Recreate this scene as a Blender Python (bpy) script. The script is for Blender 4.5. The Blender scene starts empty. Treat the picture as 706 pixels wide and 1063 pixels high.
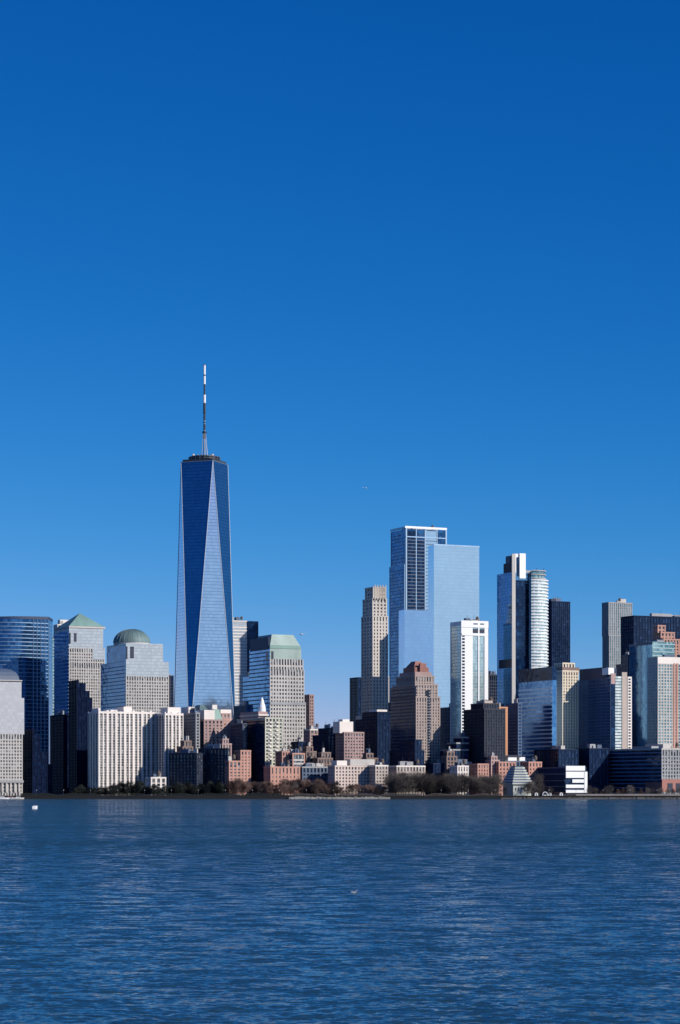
import bpy, math, random
import numpy as np
from mathutils import Vector, Matrix
random.seed(7)
R = math.radians
scn = bpy.context.scene
COL = scn.collection
# ------------------------------------------------------------------ camera frame (survey of the skyline)
F, CX, HY, CAMZ = 2500.0, 353.0, 821.0, 8.0
LAND = 3.0
SHORE = 2353.0
def PX(px, D): return (px - CX) * D / F
def PZ(py, D): return CAMZ + (HY - py) * D / F

# ------------------------------------------------------------------ node helpers
def newmat(name):
    m = bpy.data.materials.new(name); m.use_nodes = True
    nt = m.node_tree; nt.nodes.clear()
    out = nt.nodes.new('ShaderNodeOutputMaterial')
    b = nt.nodes.new('ShaderNodeBsdfPrincipled')
    nt.links.new(b.outputs[0], out.inputs[0])
    return m, nt, b
def N(nt, typ, **kw):
    n = nt.nodes.new('ShaderNode' + typ)
    for k, v in kw.items():
        if k.startswith('i'):
            n.inputs[int(k[1:])].default_value = v
        else: setattr(n, k, v)
    return n
def L(nt, a, b): nt.links.new(a, b)
def mixc(nt, fac, a, b):
    n = N(nt, 'Mix', data_type='RGBA')
    if hasattr(fac, 'links'): L(nt, fac, n.inputs[0])
    else: n.inputs[0].default_value = fac
    for v, i in ((a, 6), (b, 7)):
        if hasattr(v, 'links'): L(nt, v, n.inputs[i])
        else: n.inputs[i].default_value = (*v, 1)
    return n.outputs[2]
def math_(nt, op, a, b=None):
    n = N(nt, 'Math', operation=op)
    for v, i in ((a, 0), (b, 1)):
        if v is None: continue
        if hasattr(v, 'links'): L(nt, v, n.inputs[i])
        else: n.inputs[i].default_value = v
    return n.outputs[0]

_mc = {}
def stone(name, c, var=0.25, rough=0.85, scale=0.05):
    """masonry / concrete / painted metal: broad weathering, vertical streaks, fine grain"""
    if name in _mc: return _mc[name]
    m, nt, b = newmat(name)
    g = N(nt, 'NewGeometry')
    mp = N(nt, 'Mapping'); mp.inputs[3].default_value = (1, 1, 0.25); L(nt, g.outputs[0], mp.inputs[0])
    n1 = N(nt, 'TexNoise'); n1.inputs['Scale'].default_value = scale; n1.inputs['Detail'].default_value = 5; L(nt, mp.outputs[0], n1.inputs['Vector'])
    n2 = N(nt, 'TexNoise'); n2.inputs['Scale'].default_value = 0.9; n2.inputs['Detail'].default_value = 2; L(nt, g.outputs[0], n2.inputs['Vector'])
    f = math_(nt, 'ADD', math_(nt, 'MULTIPLY', n1.outputs[0], 0.65), math_(nt, 'MULTIPLY', n2.outputs[0], 0.35))
    mr = N(nt, 'MapRange'); mr.inputs[1].default_value = 0.35; mr.inputs[2].default_value = 0.65; L(nt, f, mr.inputs[0])
    d = tuple(x * (1 - var) for x in c); e = tuple(min(1, x * (1 + var * 0.5)) for x in c)
    L(nt, mixc(nt, mr.outputs[0], d, e), b.inputs['Base Color'])
    b.inputs['Roughness'].default_value = rough
    _mc[name] = m; return m

def glass(name, dark, lite, metal=0.0, rough=0.08, du=1.5, dv=3.8, var=0.5, wob=0.02, line=None, lw=0.12, ior=1.6, soft=.25):
    """glazing: every pane takes its own tint, blinds and slight tilt"""
    if name in _mc: return _mc[name]
    m, nt, b = newmat(name)
    tc = N(nt, 'TexCoord')
    off = N(nt, 'VectorMath', operation='ADD'); off.inputs[1].default_value = (0.37 * du + 500 * du, 0.37 * du + 500 * du, 0.02); L(nt, tc.outputs['Object'], off.inputs[0])
    dvn = N(nt, 'VectorMath', operation='DIVIDE'); dvn.inputs[1].default_value = (du, du, dv); L(nt, off.outputs[0], dvn.inputs[0])
    fl = N(nt, 'VectorMath', operation='FLOOR'); L(nt, dvn.outputs[0], fl.inputs[0])
    wn = N(nt, 'TexWhiteNoise', noise_dimensions='3D'); L(nt, fl.outputs[0], wn.inputs[0])
    p = math_(nt, 'POWER', wn.outputs[0], 1.0 / max(var, .05))
    c = mixc(nt, p, dark, lite)
    # large soft differences over the facade
    n1 = N(nt, 'TexNoise'); n1.inputs['Scale'].default_value = 0.03; L(nt, tc.outputs['Object'], n1.inputs['Vector'])
    c2 = mixc(nt, n1.outputs[0], (1 - soft,) * 3, (1 + soft,) * 3)
    mul = N(nt, 'Mix', data_type='RGBA', blend_type='MULTIPLY'); mul.inputs[0].default_value = 1
    L(nt, c, mul.inputs[6]); L(nt, c2, mul.inputs[7]); c = mul.outputs[2]
    if line:
        sx = N(nt, 'SeparateXYZ'); L(nt, dvn.outputs[0], sx.inputs[0])
        fr = math_(nt, 'FRACT', sx.outputs[2]); msk = math_(nt, 'LESS_THAN', fr, lw)
        c = mixc(nt, msk, c, line)
    L(nt, c, b.inputs['Base Color'])
    b.inputs['Metallic'].default_value = metal
    b.inputs['Roughness'].default_value = rough
    b.inputs['IOR'].default_value = ior
    if wob:
        g = N(nt, 'NewGeometry')
        s1 = N(nt, 'VectorMath', operation='SUBTRACT'); s1.inputs[1].default_value = (.5, .5, .5); L(nt, wn.outputs[1], s1.inputs[0])
        s2 = N(nt, 'VectorMath', operation='SCALE'); s2.inputs['Scale'].default_value = wob; L(nt, s1.outputs[0], s2.inputs[0])
        ad = N(nt, 'VectorMath', operation='ADD'); L(nt, g.outputs['Normal'], ad.inputs[0]); L(nt, s2.outputs[0], ad.inputs[1])
        no = N(nt, 'VectorMath', operation='NORMALIZE'); L(nt, ad.outputs[0], no.inputs[0]); L(nt, no.outputs[0], b.inputs['Normal'])
    _mc[name] = m; return m

# ------------------------------------------------------------------ palette
S_white = stone('white_concrete', (0.77, 0.70, 0.64), .12)
S_pale = stone('pale_granite', (0.50, 0.47, 0.44), .15)
S_grey = stone('grey_concrete', (0.33, 0.33, 0.34), .2)
S_beige = stone('beige_limestone', (0.48, 0.40, 0.35), .2)
S_cream = stone('cream_panel', (0.72, 0.62, 0.47), .15)
S_pink = stone('pink_brick', (0.50, 0.27, 0.21), .25)
S_rose = stone('rose_brick', (0.40, 0.27, 0.25), .25)
S_brown = stone('brown_brick', (0.24, 0.165, 0.14), .25)
S_red = stone('red_terracotta', (0.33, 0.15, 0.12), .25)
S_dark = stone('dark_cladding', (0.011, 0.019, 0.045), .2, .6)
S_shade = stone('shadow_cladding', (0.003, 0.009, 0.034), .2, .9)  # shadow put into the colour of the added lower left blocks
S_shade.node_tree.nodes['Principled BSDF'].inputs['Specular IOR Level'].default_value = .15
S_ink = stone('ink_blue_cladding', (0.009, 0.022, 0.060), .25, .9)  # bluish fill of shaded walls is mixed into this colour
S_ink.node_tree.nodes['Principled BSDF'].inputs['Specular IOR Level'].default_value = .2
S_navy = stone('navy_cladding', (0.022, 0.042, 0.095), .2, .6)
S_slate = stone('slate_panel', (0.075, 0.11, 0.175), .2, .6)
S_steel = stone('steel_panel', (0.24, 0.36, 0.50), .15, .4)
S_teal = stone('teal_panel', (0.34, 0.47, 0.47), .15, .4)
S_copper = stone('green_copper_roof', (0.20, 0.33, 0.29), .25, .6)
S_dome = stone('dull_copper_dome', (0.12, 0.19, 0.19), .3, .6)
S_orange = stone('orange_brick', (0.60, 0.30, 0.16), .2)
S_roof = stone('roof_gravel', (0.18, 0.17, 0.17), .3)
S_frost = stone('white_enamel_panel', (.80, .80, .79), .06, .6)
S_wm = stone('white_paint_metal', (0.8, 0.8, 0.8), .05, .4)
S_wood = stone('weathered_wood', (.13, .10, .085), .3)
S_dm = stone('dark_metal', (0.04, 0.045, 0.055), .2, .5)

def metalise(m, k):
    m.node_tree.nodes['Principled BSDF'].inputs['Metallic'].default_value = k; return m
metalise(S_steel, .5)
G_win = glass('window_glass', (0.012, 0.018, 0.028), (0.32, 0.32, 0.32), .0, .1, 1.5, 3.4, .3, .04)
G_dark = glass('dark_window_glass', (0.004, 0.009, 0.022), (0.035, 0.06, 0.11), .0, .12, 1.6, 3.5, .3, .03)
G_blue = glass('blue_curtain_glass', (0.08, 0.22, 0.45), (0.18, 0.40, 0.66), .75, .07, 3, 3.9, .5, .03)
G_deep = glass('deep_blue_glass', (0.02, 0.08, 0.20), (0.06, 0.19, 0.38), .7, .08, 3, 3.9, .5, .04)
G_navy = glass('navy_glass', (0.006, 0.02, 0.06), (0.025, 0.07, 0.16), .6, .1, 3, 3.8, .4, .04)
for g_ in (G_win,): g_.node_tree.nodes['Principled BSDF'].inputs['Roughness'].default_value = .08
G_pale = glass('pale_reflective_glass', (0.62, 0.72, 0.80), (0.66, 0.76, 0.84), .9, .10, 3, 4.2, .8, .003, line=(0.55, 0.65, 0.75), lw=.12, soft=.08)
G_silver = glass('silver_panel_glass', (0.37, 0.41, 0.44), (0.45, 0.49, 0.51), .2, .3, 2.4, 3.6, .7, .01, line=(0.28, 0.33, 0.37), lw=.16, soft=.08)
G_ink = glass('ink_blue_glass', (0.004, 0.014, 0.045), (0.03, 0.065, 0.15), .0, .15, 1.8, 3.6, .35, .02, ior=1.45)  # pane tint also carries painted shade on west sides and dark blocks
G_shade = glass('shadow_glass', (0.002, 0.006, 0.022), (0.010, 0.024, 0.07), .0, .3, 1.6, 3.5, .3, .01, ior=1.35)  # shadow-dark panes for the added lower left blocks
G_matt = glass('grey_metal_panel', (0.36, 0.37, 0.39), (0.42, 0.43, 0.45), .05, .45, 2.4, 3.6, .7, .005, line=(0.36, 0.37, 0.39), lw=.1, soft=.05)
G_teal = glass('teal_glass', (0.12, 0.24, 0.27), (0.42, 0.56, 0.56), .5, .12, 2.4, 3.6, .5, .04)

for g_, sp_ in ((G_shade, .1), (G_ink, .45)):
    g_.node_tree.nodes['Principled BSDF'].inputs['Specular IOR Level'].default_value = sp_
# ------------------------------------------------------------------ object helpers
def tag(o, label=None, cat=None, group=None, kind=None):
    if label: o['label'] = label
    if cat: o['category'] = cat
    if group: o['group'] = group
    if kind: o['kind'] = kind
    return o
def empty(name, loc, rz=0, label=None, cat=None, group=None):
    o = bpy.data.objects.new(name, None); COL.objects.link(o)
    o.location = loc; o.rotation_euler = (0, 0, rz); o.empty_display_size = 2
    return tag(o, label, cat, group)
def mesh(name, vs, fs, mat, parent=None, loc=(0, 0, 0), smooth=False):
    me = bpy.data.meshes.new(name); me.from_pydata([tuple(v) for v in vs], [], fs); me.update()
    if smooth:
        for p in me.polygons: p.use_smooth = True
    me.materials.append(mat)
    o = bpy.data.objects.new(name, me); COL.objects.link(o); o.location = loc
    if parent: o.parent = parent
    return o
BF = [(0, 3, 2, 1), (4, 5, 6, 7), (0, 1, 5, 4), (1, 2, 6, 5), (2, 3, 7, 6), (3, 0, 4, 7)]
def boxv(x0, x1, y0, y1, z0, z1):
    return [(x0, y0, z0), (x1, y0, z0), (x1, y1, z0), (x0, y1, z0), (x0, y0, z1), (x1, y0, z1), (x1, y1, z1), (x0, y1, z1)]
_bc = {}
def box(name, x0, x1, y0, y1, z0, z1, mat, parent=None, keep=False):
    """a box; same-sized boxes share their mesh"""
    if keep: return mesh(name, boxv(x0, x1, y0, y1, z0, z1), BF, mat, parent)
    k = (name, round(x1 - x0, 2), round(y1 - y0, 2), round(z1 - z0, 2), mat.name)
    if k in _bc:
        o = bpy.data.objects.new(name, _bc[k]); COL.objects.link(o); o.location = (x0, y0, z0)
        if parent: o.parent = parent
        return o
    o = mesh(name, boxv(0, x1 - x0, 0, y1 - y0, 0, z1 - z0), BF, mat, parent, (x0, y0, z0))
    _bc[k] = o.data; return o
class MB:
    def __init__(s): s.v = []; s.f = []
    def box(s, *a):
        n = len(s.v); s.v += boxv(*a); s.f += [tuple(i + n for i in f) for f in BF]; return s
    def prism(s, pts, z0, z1, top=None):
        n = len(s.v); k = len(pts); top = top or pts
        s.v += [(p[0], p[1], z0) for p in pts] + [(p[0], p[1], z1) for p in top]
        s.f += [tuple(n + i for i in range(k))[::-1], tuple(n + k + i for i in range(k))]
        for i in range(k):
            j = (i + 1) % k; s.f.append((n + i, n + j, n + k + j, n + k + i))
        return s
    def tube(s, p, q, r0, r1, k=6):
        p, q = Vector(p), Vector(q); d = (q - p).normalized()
        a = d.orthogonal().normalized(); b = d.cross(a); n = len(s.v)
        for c, r in ((p, r0), (q, r1)):
            for i in range(k):
                t = 2 * math.pi * i / k; s.v.append(tuple(c + (a * math.cos(t) + b * math.sin(t)) * r))
        for i in range(k):
            j = (i + 1) % k; s.f.append((n + i, n + j, n + k + j, n + k + i))
        s.f.append(tuple(n + i for i in range(k))[::-1]); s.f.append(tuple(n + k + i for i in range(k)))
        return s
    def lathe(s, cx, cy, prof, k=32):
        n = len(s.v)
        for r, z in prof:
            for i in range(k):
                t = 2 * math.pi * i / k; s.v.append((cx + r * math.cos(t), cy + r * math.sin(t), z))
        for a in range(len(prof) - 1):
            for i in range(k):
                j = (i + 1) % k; s.f.append((n + a * k + i, n + a * k + j, n + (a + 1) * k + j, n + (a + 1) * k + i))
        s.f.append(tuple(n + i for i in range(k))[::-1]); m = n + (len(prof) - 1) * k
        s.f.append(tuple(m + i for i in range(k)))
        return s
    def build(s, name, mat, parent=None, loc=(0, 0, 0), smooth=False): return mesh(name, s.v, s.f, mat, parent, loc, smooth)

# ------------------------------------------------------------------ the building generator
class Bld: pass
def plan(x0, xc, x1, D, th):
    """corner position, width of the sunny south face and of the shaded west face"""
    c, s = math.cos(R(th)), math.sin(R(th)); X = PX(xc, D)
    W = ((x1 - CX) * D - X * F) / (F * c - (x1 - CX) * s)
    Ln = (X * F - (x0 - CX) * D) / (F * s + (x0 - CX) * c)
    return X, W, Ln
def tower(name, label, x0, xc, x1, top, D, glassm, clad, du=3, pw=1.2, dv=3.6, bh=1.3, th=25, tiers=None, pp=.45, pb=.3,
          left=None, roof=None, clutter=2, parapet=True, group=None, cat='building', band=None, lmin=16, ledge=None, z_from=None):
    X, W, Ln = plan(x0, xc, x1, D, th); Ln = max(Ln, lmin)
    root = empty(name, (X, D, LAND), R(th), label, cat, group)
    b = Bld(); b.root = root; b.W = W; b.L = Ln; b.D = D; b.H = PZ(top, D) - LAND
    tiers = tiers or [(top, 0, 1, 0, 1)]
    band = band or clad
    zb = 0.0; tiers_geo = []
    for ti, (tp, f0, f1, g0, g1) in enumerate(tiers):
        z1 = PZ(tp, D) - LAND
        a0, a1, c0, c1 = f0 * W, f1 * W, g0 * Ln, g1 * Ln
        box('glazing', a0, a1, c0, c1, zb, z1, glassm, root, keep=True)
        # floor-edge bands wrap the block, one per storey
        if bh > 0:
            n = int((z1 - zb) / dv)
            for k in range(1, n):
                z = zb + k * dv
                box('spandrel_band', a0 - pb, a1 + pb, c0 - pb, c1 + pb, z - bh / 2, z + bh / 2, band, root)
        if pw > 0:
            n = max(1, round((a1 - a0) / du)); w = (a1 - a0) / n
            for k in range(n + 1):
                u = a0 + k * w
                hw = pw / 2
                if k == 0:
                    box('corner_pier', a0 - pp, a0 + hw, c0 - pp, c0 + hw, zb, z1 + .4, clad, root)
                else:
                    u0, u1 = u - hw, (u + hw if k < n else a1 + pp)
                    box('pier', u0, u1, c0 - pp, c0 + .2, zb, z1 + .4, clad, root)
            n = max(1, round((c1 - c0) / (left or du))); w = (c1 - c0) / n
            for k in range(1, n + 1):
                v = c0 + k * w; hw = pw / 2
                box('pier', a0 - pp, a0 + .2, v - hw, (v + hw if k < n else c1 + pp), zb, z1 + .4, clad, root)
        if parapet:
            e = max(pp, pb) + .15
            lst = ledge or clad
            box('parapet', a0 - e, a1 + e, c0 - e, c1 + e, z1 - .2, z1 + 1.3, lst, root)
            box('roof', a0 + .3, a1 - .3, c0 + .3, c1 - .3, z1 + 1.3, z1 + 1.42, S_roof, root)
        tiers_geo.append((a0, a1, c0, c1, zb, z1)); zb = z1
    b.t = tiers_geo
    a0, a1, c0, c1, _, z1 = tiers_geo[-1]
    rnd = random.Random(label)
    for k in range(clutter + 2 if clutter else 0):
        w = rnd.uniform(.14, .3) * (a1 - a0); d = rnd.uniform(.14, .3) * (c1 - c0); h = rnd.uniform(2, 5)
        u = a0 + rnd.uniform(.1, .6) * (a1 - a0); v = c0 + rnd.uniform(.08, .5) * (c1 - c0)
        r = box('rooftop_unit', u, u + w, v, v + d, z1 + 1.3, z1 + 1.3 + h, rnd.choice([S_grey, S_slate, S_pale]), root)
        if clad.name.split('_')[-1] in ('brick', 'stone', 'limestone', 'concrete', 'wall', 'panel') and k == 0 and a1 - a0 > 10:
            tx, ty = a0 + (a1 - a0) * rnd.uniform(.55, .85), c0 + (c1 - c0) * rnd.uniform(.1, .4); r_ = 1.7
            tk = MB().lathe(tx, ty, [(r_, z1 + 3.4), (r_ * 1.02, z1 + 6.4), (.2, z1 + 7.9)], 10).build('water_tank', S_wood, root)
            m_ = MB()
            for sx_ in (-1.1, 1.1):
                for sy_ in (-1.1, 1.1): m_.box(tx + sx_ - .12, tx + sx_ + .12, ty + sy_ - .12, ty + sy_ + .12, z1 + 1.3, z1 + 3.5)
            m_.build('tank_frame', S_dm, tk)
        if rnd.random() < .6:
            MB().tube((u + w / 2, v + d / 2, z1 + h), (u + w / 2, v + d / 2, z1 + h + rnd.uniform(4, 8)), .22, .12, 5).build('antenna', S_dm, root)
    return b
def zl(b, py): return PZ(py, b.D) - LAND          # height inside a building for a level read off the survey
def front(b, name, f0, f1, py1, py0, mat, proud=.7, deep=.3):
    """panel on the sunny face between fractions f0..f1, from level py0 up to py1"""
    return box(name, f0 * b.W, f1 * b.W, -proud, deep, zl(b, py0), zl(b, py1), mat, b.root)
def side(b, name, g0, g1, py1, py0, mat, proud=.7, deep=.3):
    return box(name, -proud, deep, g0 * b.L, g1 * b.L, zl(b, py0), zl(b, py1), mat, b.root)
def block(b, name, f0, f1, g0, g1, py1, py0, mat): return box(name, f0 * b.W, f1 * b.W, g0 * b.L, g1 * b.L, zl(b, py0), zl(b, py1), mat, b.root)
def shade_side(b, py1, py0, lm=None, step=3.4, gm=None, g0=.0, g1=1.0):  # dark overlay that paints the west side's shade into its colour
    side(b, 'side_shade_glazing', g0, g1, py1, py0, gm or G_ink, .6)
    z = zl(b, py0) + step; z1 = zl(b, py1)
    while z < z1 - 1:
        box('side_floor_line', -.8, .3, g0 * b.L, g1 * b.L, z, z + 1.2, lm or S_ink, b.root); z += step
def hip(b, name, f0, f1, g0, g1, py0, py1, mat, k=.0, e=.5):
    """hipped or pyramid roof"""
    a0, a1, c0, c1 = f0 * b.W - e, f1 * b.W + e, g0 * b.L - e, g1 * b.L + e
    mx, my = (a0 + a1) / 2, (c0 + c1) / 2
    base = [(a0, c0), (a1, c0), (a1, c1), (a0, c1)]
    kk = max(k, .01)
    top = [(mx + (x - mx) * kk, my + (y - my) * kk) for x, y in base]
    return MB().prism(base, zl(b, py0), zl(b, py1), top).build(name, mat, b.root)

# =================================================================== BUILDINGS, left to right
# 1 squat silver tower at the edge
b = tower('office_tower', 'silver grey office tower with low dark cap roof at left end of skyline', -24, -12, 23, 762, 2480, G_win, S_pale, 2.9, 1.3, 3.4, 1.4, clutter=0,
          tiers=[(762, 0, 1, 0, 1)], parapet=False)
box('silver_upper_shaft', -.3, b.W * 1.0 + 2.2, -.3, b.L, zl(b, 762), zl(b, 724), G_matt, b.root, keep=True)
box('silver_upper_shaft', .8, b.W - .4, .8, b.L - 1, zl(b, 724), zl(b, 706), G_matt, b.root, keep=True)
hip(b, 'cap_roof', .06, .93, .0, .9, 706, 701, S_slate, .93, 0)
hip(b, 'cap_roof', .06 + .03, .93 - .03, .03, .87, 701, 697, S_slate, .86, 0)
hip(b, 'cap_roof', .15, .84, .09, .81, 697, 694, S_slate, .70, 0)
hip(b, 'cap_roof', .25, .73, .19, .70, 694, 692.8, S_slate, .5, 0)
block(b, 'roof_ledge', .0, 1.0, -.02, .95, 705.4, 706.4, S_pale)
for k in range(8): front(b, 'arcade_pier', k / 8, k / 8 + .05, 812, 822, S_pale, 2.2)
front(b, 'arcade_lintel', -.02, 1.02, 810, 812.5, S_grey, 3.0)

# 2 curved dark blue glass tower
D = 2900
def arc_plan(D, pxs, bow, back, off=0):
    n = 20; pts = []
    xa, xb = PX(pxs[0], D), PX(pxs[1], D)
    for i in range(n + 1):
        t = i / n
        pts.append((xa + (xb - xa) * t, -bow * math.sin(math.pi * (0.15 + 0.85 * t) ) + 0 - off))
    pts += [(xb + off * .5, back), (xa - off * .5, back)]
    return pts
root = empty('curved_glass_tower', (0, D, LAND), 0, 'tall curved dark blue glass tower with fine pale floor lines behind the silver tower', 'building')
zt = PZ(643, D) - LAND
pl = arc_plan(D, (-22, 50.5), 24, 40)
MB().prism(pl, 0, zt).build('glazing', G_deep, root)
pl2 = arc_plan(D, (-22, 50.5), 24, 40, .5)
z = 8
while z < zt - 3:
    MB().prism(pl2, z, z + 1.0).build('spandrel_band', S_steel, root); z += 4.6
# sloping crown
n = len(pl2); v = [(p[0], p[1], zt - .5) for p in pl2] + [(p[0], p[1], zt + 1 + 2.2 * i / 20 if i <= 20 else zt + (3 if i == 21 else 1)) for i, p in enumerate(pl2)]
f = [tuple(range(n))[::-1], tuple(range(n, 2 * n))] + [(i, (i + 1) % n, n + (i + 1) % n, n + i) for i in range(n)]
mesh('crown_wall', v, f, S_navy, root)
for px in (36, 40, 44, 47.5, 50.3):
    k = (px + 22) / 72.5; i = min(20, max(0, round(k * 20)))
    MB().box(pl[i][0] - .35, pl[i][0] + .35, pl[i][1] - .9, pl[i][1] + .3, 0, zt).build('vertical_mullion', S_steel, root)

# 3 thin turquoise tower and small white-topped one behind
tower('glass_tower', 'slender pale turquoise glass tower squeezed between the curved tower and the pyramid roofed tower', 47, 50, 62, 664, 3100, G_teal, S_teal, 6, .4, 4, 1.4)
b = tower('office_tower', 'white roofed building top peeping out left of the green pyramid roof', 56, 60, 76, 649, 3250, G_win, S_white, 4, 1.2, 4, 1.6, clutter=3)
block(b, 'penthouse', .2, .8, .2, .8, 643, 649, S_white)

# 4 pyramid-roofed tower
b = tower('pyramid_roofed_tower', 'granite and blue glass tower with green copper pyramid roof', 57, 72, 111, 690, 2800, G_win, S_pale, 2.9, 1.2, 3.5, 1.3, clutter=0,
          tiers=[(690, 0, 1, 0, 1), (672, 0, .93, 0, 1)], parapet=False, left=50)
for (p0, p1) in ((822, 655),):
    box('glass_west_front', -1.0, .1, .02 * b.L, b.L, 0, zl(b, 655), G_blue, b.root, keep=True)
for k in range(42):
    z = 6 + k * 4.1
    if z < zl(b, 656): box('west_floor_line', -1.25, .1, .0, b.L + .2, z, z + 1.1, S_steel, b.root)
box('silver_upper_shaft', -.3, .9 * b.W, -.3, b.L, zl(b, 673), zl(b, 652), G_silver, b.root, keep=True)
front(b, 'curved_silver_panel', .62, .93, 672.5, 684, G_silver, .6)
block(b, 'cornice', -.015, .95, -.02, .98, 649.8, 651.6, S_pale)
hip(b, 'pyramid_roof', 0, .93, 0, .95, 649.6, 634.5, S_copper, 0, 0)
front(b, 'recess_slot', .0, .03, 657, 668, S_dark, 1.1); front(b, 'recess_slot', .12, .19, 657, 666, S_dark, .5)

# 5 added black blocks standing in for cast shadows on the towers behind
tower('dark_tower', 'near black flat topped tower block left of the taller black stepped tower', 52.5, 66, 73, 743, 2600, G_shade, S_shade, 5, 1, 3.4, .8, clutter=1)  # added block in place of shadow on the tower behind
b = tower('dark_tower', 'tallest near black tower with right side stepping down below the pyramid roofed tower', 72, 80, 95.5, 724, 2560, G_shade, S_shade, 5, 1, 3.4, .8, clutter=0,  # added block in place of a stepped shadow on the tower behind
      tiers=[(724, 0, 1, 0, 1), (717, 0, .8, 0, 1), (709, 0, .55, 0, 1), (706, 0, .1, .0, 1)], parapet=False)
b = tower('dark_tower', 'low near black stepped block beside the silver tower base', 22, 34, 54, 793, 2500, G_shade, S_shade, 5, 1, 3.4, .8, clutter=0,  # added low block in place of a stepped shadow on the tower behind
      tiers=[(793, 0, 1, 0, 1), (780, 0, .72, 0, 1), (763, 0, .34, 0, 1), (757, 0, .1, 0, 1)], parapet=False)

# 6 domed tower
b = tower('domed_tower', 'granite tower with dull green round dome and dark glass west side', 105.5, 131, 175, 686, 2650, G_win, S_pale, 2.9, 1.25, 3.5, 1.35, clutter=0,
          tiers=[(702, 0, 1, 0, 1)], parapet=False, left=50)
box('glass_west_front', -.9, .1, 0, b.L, 0, zl(b, 687), G_deep, b.root, keep=True)
for k in range(60):
    z = 6 + k * 4.0
    if z < zl(b, 690): box('west_floor_line', -1.15, .1, .0, b.L + .2, z, z + .8, S_slate, b.root)
box('silver_upper_shaft', -.3, b.W + .2, -.3, b.L, zl(b, 702), zl(b, 686), G_silver, b.root, keep=True)
box('silver_upper_shaft', -.2, .87 * b.W, 0.1, .78 * b.L, zl(b, 686), zl(b, 667.5), G_silver, b.root, keep=True)
box('west_upper_glass', -.6, .1, .3, .77 * b.L, zl(b, 686), zl(b, 670), G_deep, b.root, keep=True)
front(b, 'recess_slot', .0, .03, 671, 684, S_dark, .4); front(b, 'recess_slot', .10, .18, 671, 683, S_dark, .45)
cx, cy = .37 * b.W, .40 * b.L
rr = 19.5 * b.D / F
MB().lathe(cx, cy, [(rr * .98, zl(b, 668)), (rr * .98, zl(b, 665.5))], 40).build('dome_base', S_pale, b.root)
prof = [(rr * math.cos(a), zl(b, 665.5) + rr * .76 * math.sin(a)) for a in [R(x) for x in range(0, 90, 6)]] + [(.3, zl(b, 665.5) + rr * .76)]
MB().lathe(cx, cy, prof, 48).build('dome', S_dome, b.root, smooth=False)
for k in range(24):
    t = 2 * math.pi * k / 24; m = MB()
    for i in range(len(prof) - 3):
        p, q = prof[i], prof[i + 1]
        m.tube((cx + p[0] * math.cos(t), cy + p[0] * math.sin(t), p[1]), (cx + q[0] * math.cos(t), cy + q[0] * math.sin(t), q[1]), .28, .28, 4)
    m.build('dome_rib', S_dome, b.root)

# 7 white striped slabs
def striped(label, x0, xc, x1, top, D, n, lefttop=None, pent=None):
    b = tower('apartment_slab', label, x0, xc, x1, top, D, G_win, S_white, 5, 0, 2.75, .8, clutter=0, parapet=False, pb=.15, group='white striped apartment slabs', band=S_pale)
    w = 1.0 / n
    for k in range(n + 1):
        f0 = k * w - (.16 if k % 2 else .27) * w; f1 = k * w + (.16 if k % 2 else .27) * w
        f0 = max(f0, -.008); f1 = min(f1, 1.008)
        box('pier', f0 * b.W, f1 * b.W, -.9, .2, 0, b.H + .8 + (1.2 if k % 2 == 0 else 0), S_white, b.root)
    for k in range(5):
        g = k / 4
        box('pier', -.8, .2, max(0, g * b.L - .8), min(b.L, g * b.L + .8), 0, b.H + .8, S_white, b.root)
    block(b, 'parapet', -.01, 1.01, -.03, 1.02, top - .6, top + 1.6, S_white)
    for (f0, f1, py) in pent or []: block(b, 'penthouse', f0, f1, .05, .7, py, top - .6, S_white)
    return b
striped('widest white striped apartment slab below the domed tower', 92, 102.5, 161, 739, 2475, 13, pent=[(.0, .04, 735), (.22, .34, 736.5), (.45, .6, 733), (.62, .95, 738)])
b = striped('narrower white striped apartment slab left of the tallest tower', 160, 171, 190, 741, 2481, 5, pent=[(.2, .9, 734)])
tower('annex', 'small white annex at foot of the narrower white slab', 156, 157, 172, 808, 2412, G_win, S_white, 5, 2, 3.2, .8, clutter=1)
# 8 dark thin tower behind
tower('dark_tower', 'thin dark tower edge right behind the domed tower', 168, 171, 180, 702, 3150, G_navy, S_dark, 4, 1, 4, .8)

# 9 THE TALLEST TOWER
D = 3000; th = 22.5
X, W, Ln = plan(178, 196.3, 244.5, D, th)
root = empty('tapering_glass_skyscraper', (X, D, LAND), R(th), 'tallest skyscraper with tapering triangular glass faces and a tall spire', 'skyscraper')
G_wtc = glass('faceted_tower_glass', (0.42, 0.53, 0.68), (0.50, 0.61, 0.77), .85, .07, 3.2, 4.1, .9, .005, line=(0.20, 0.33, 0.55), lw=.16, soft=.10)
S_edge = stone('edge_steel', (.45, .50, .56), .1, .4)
G_wtd = glass('faceted_tower_dark_glass', (0.06, 0.20, 0.33), (0.08, 0.24, 0.38), .85, .06, 3.2, 4.1, .9, .004, line=(0.05, 0.11, 0.26), lw=.16, soft=.12)  # same tower glass, the facets' darker reflection put into its tint
S_ = 62.5; zb = 56.0; D = 3038; zt = PZ(481, D) - LAND
bot = [(0, 0), (S_, 0), (S_, S_), (0, S_)]
top = [(S_ / 2, 0), (S_, S_ / 2), (S_ / 2, S_), (0, S_ / 2)]
box('podium', 0, S_, 0, S_, 0, zb, G_wtc, root, keep=True)
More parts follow.
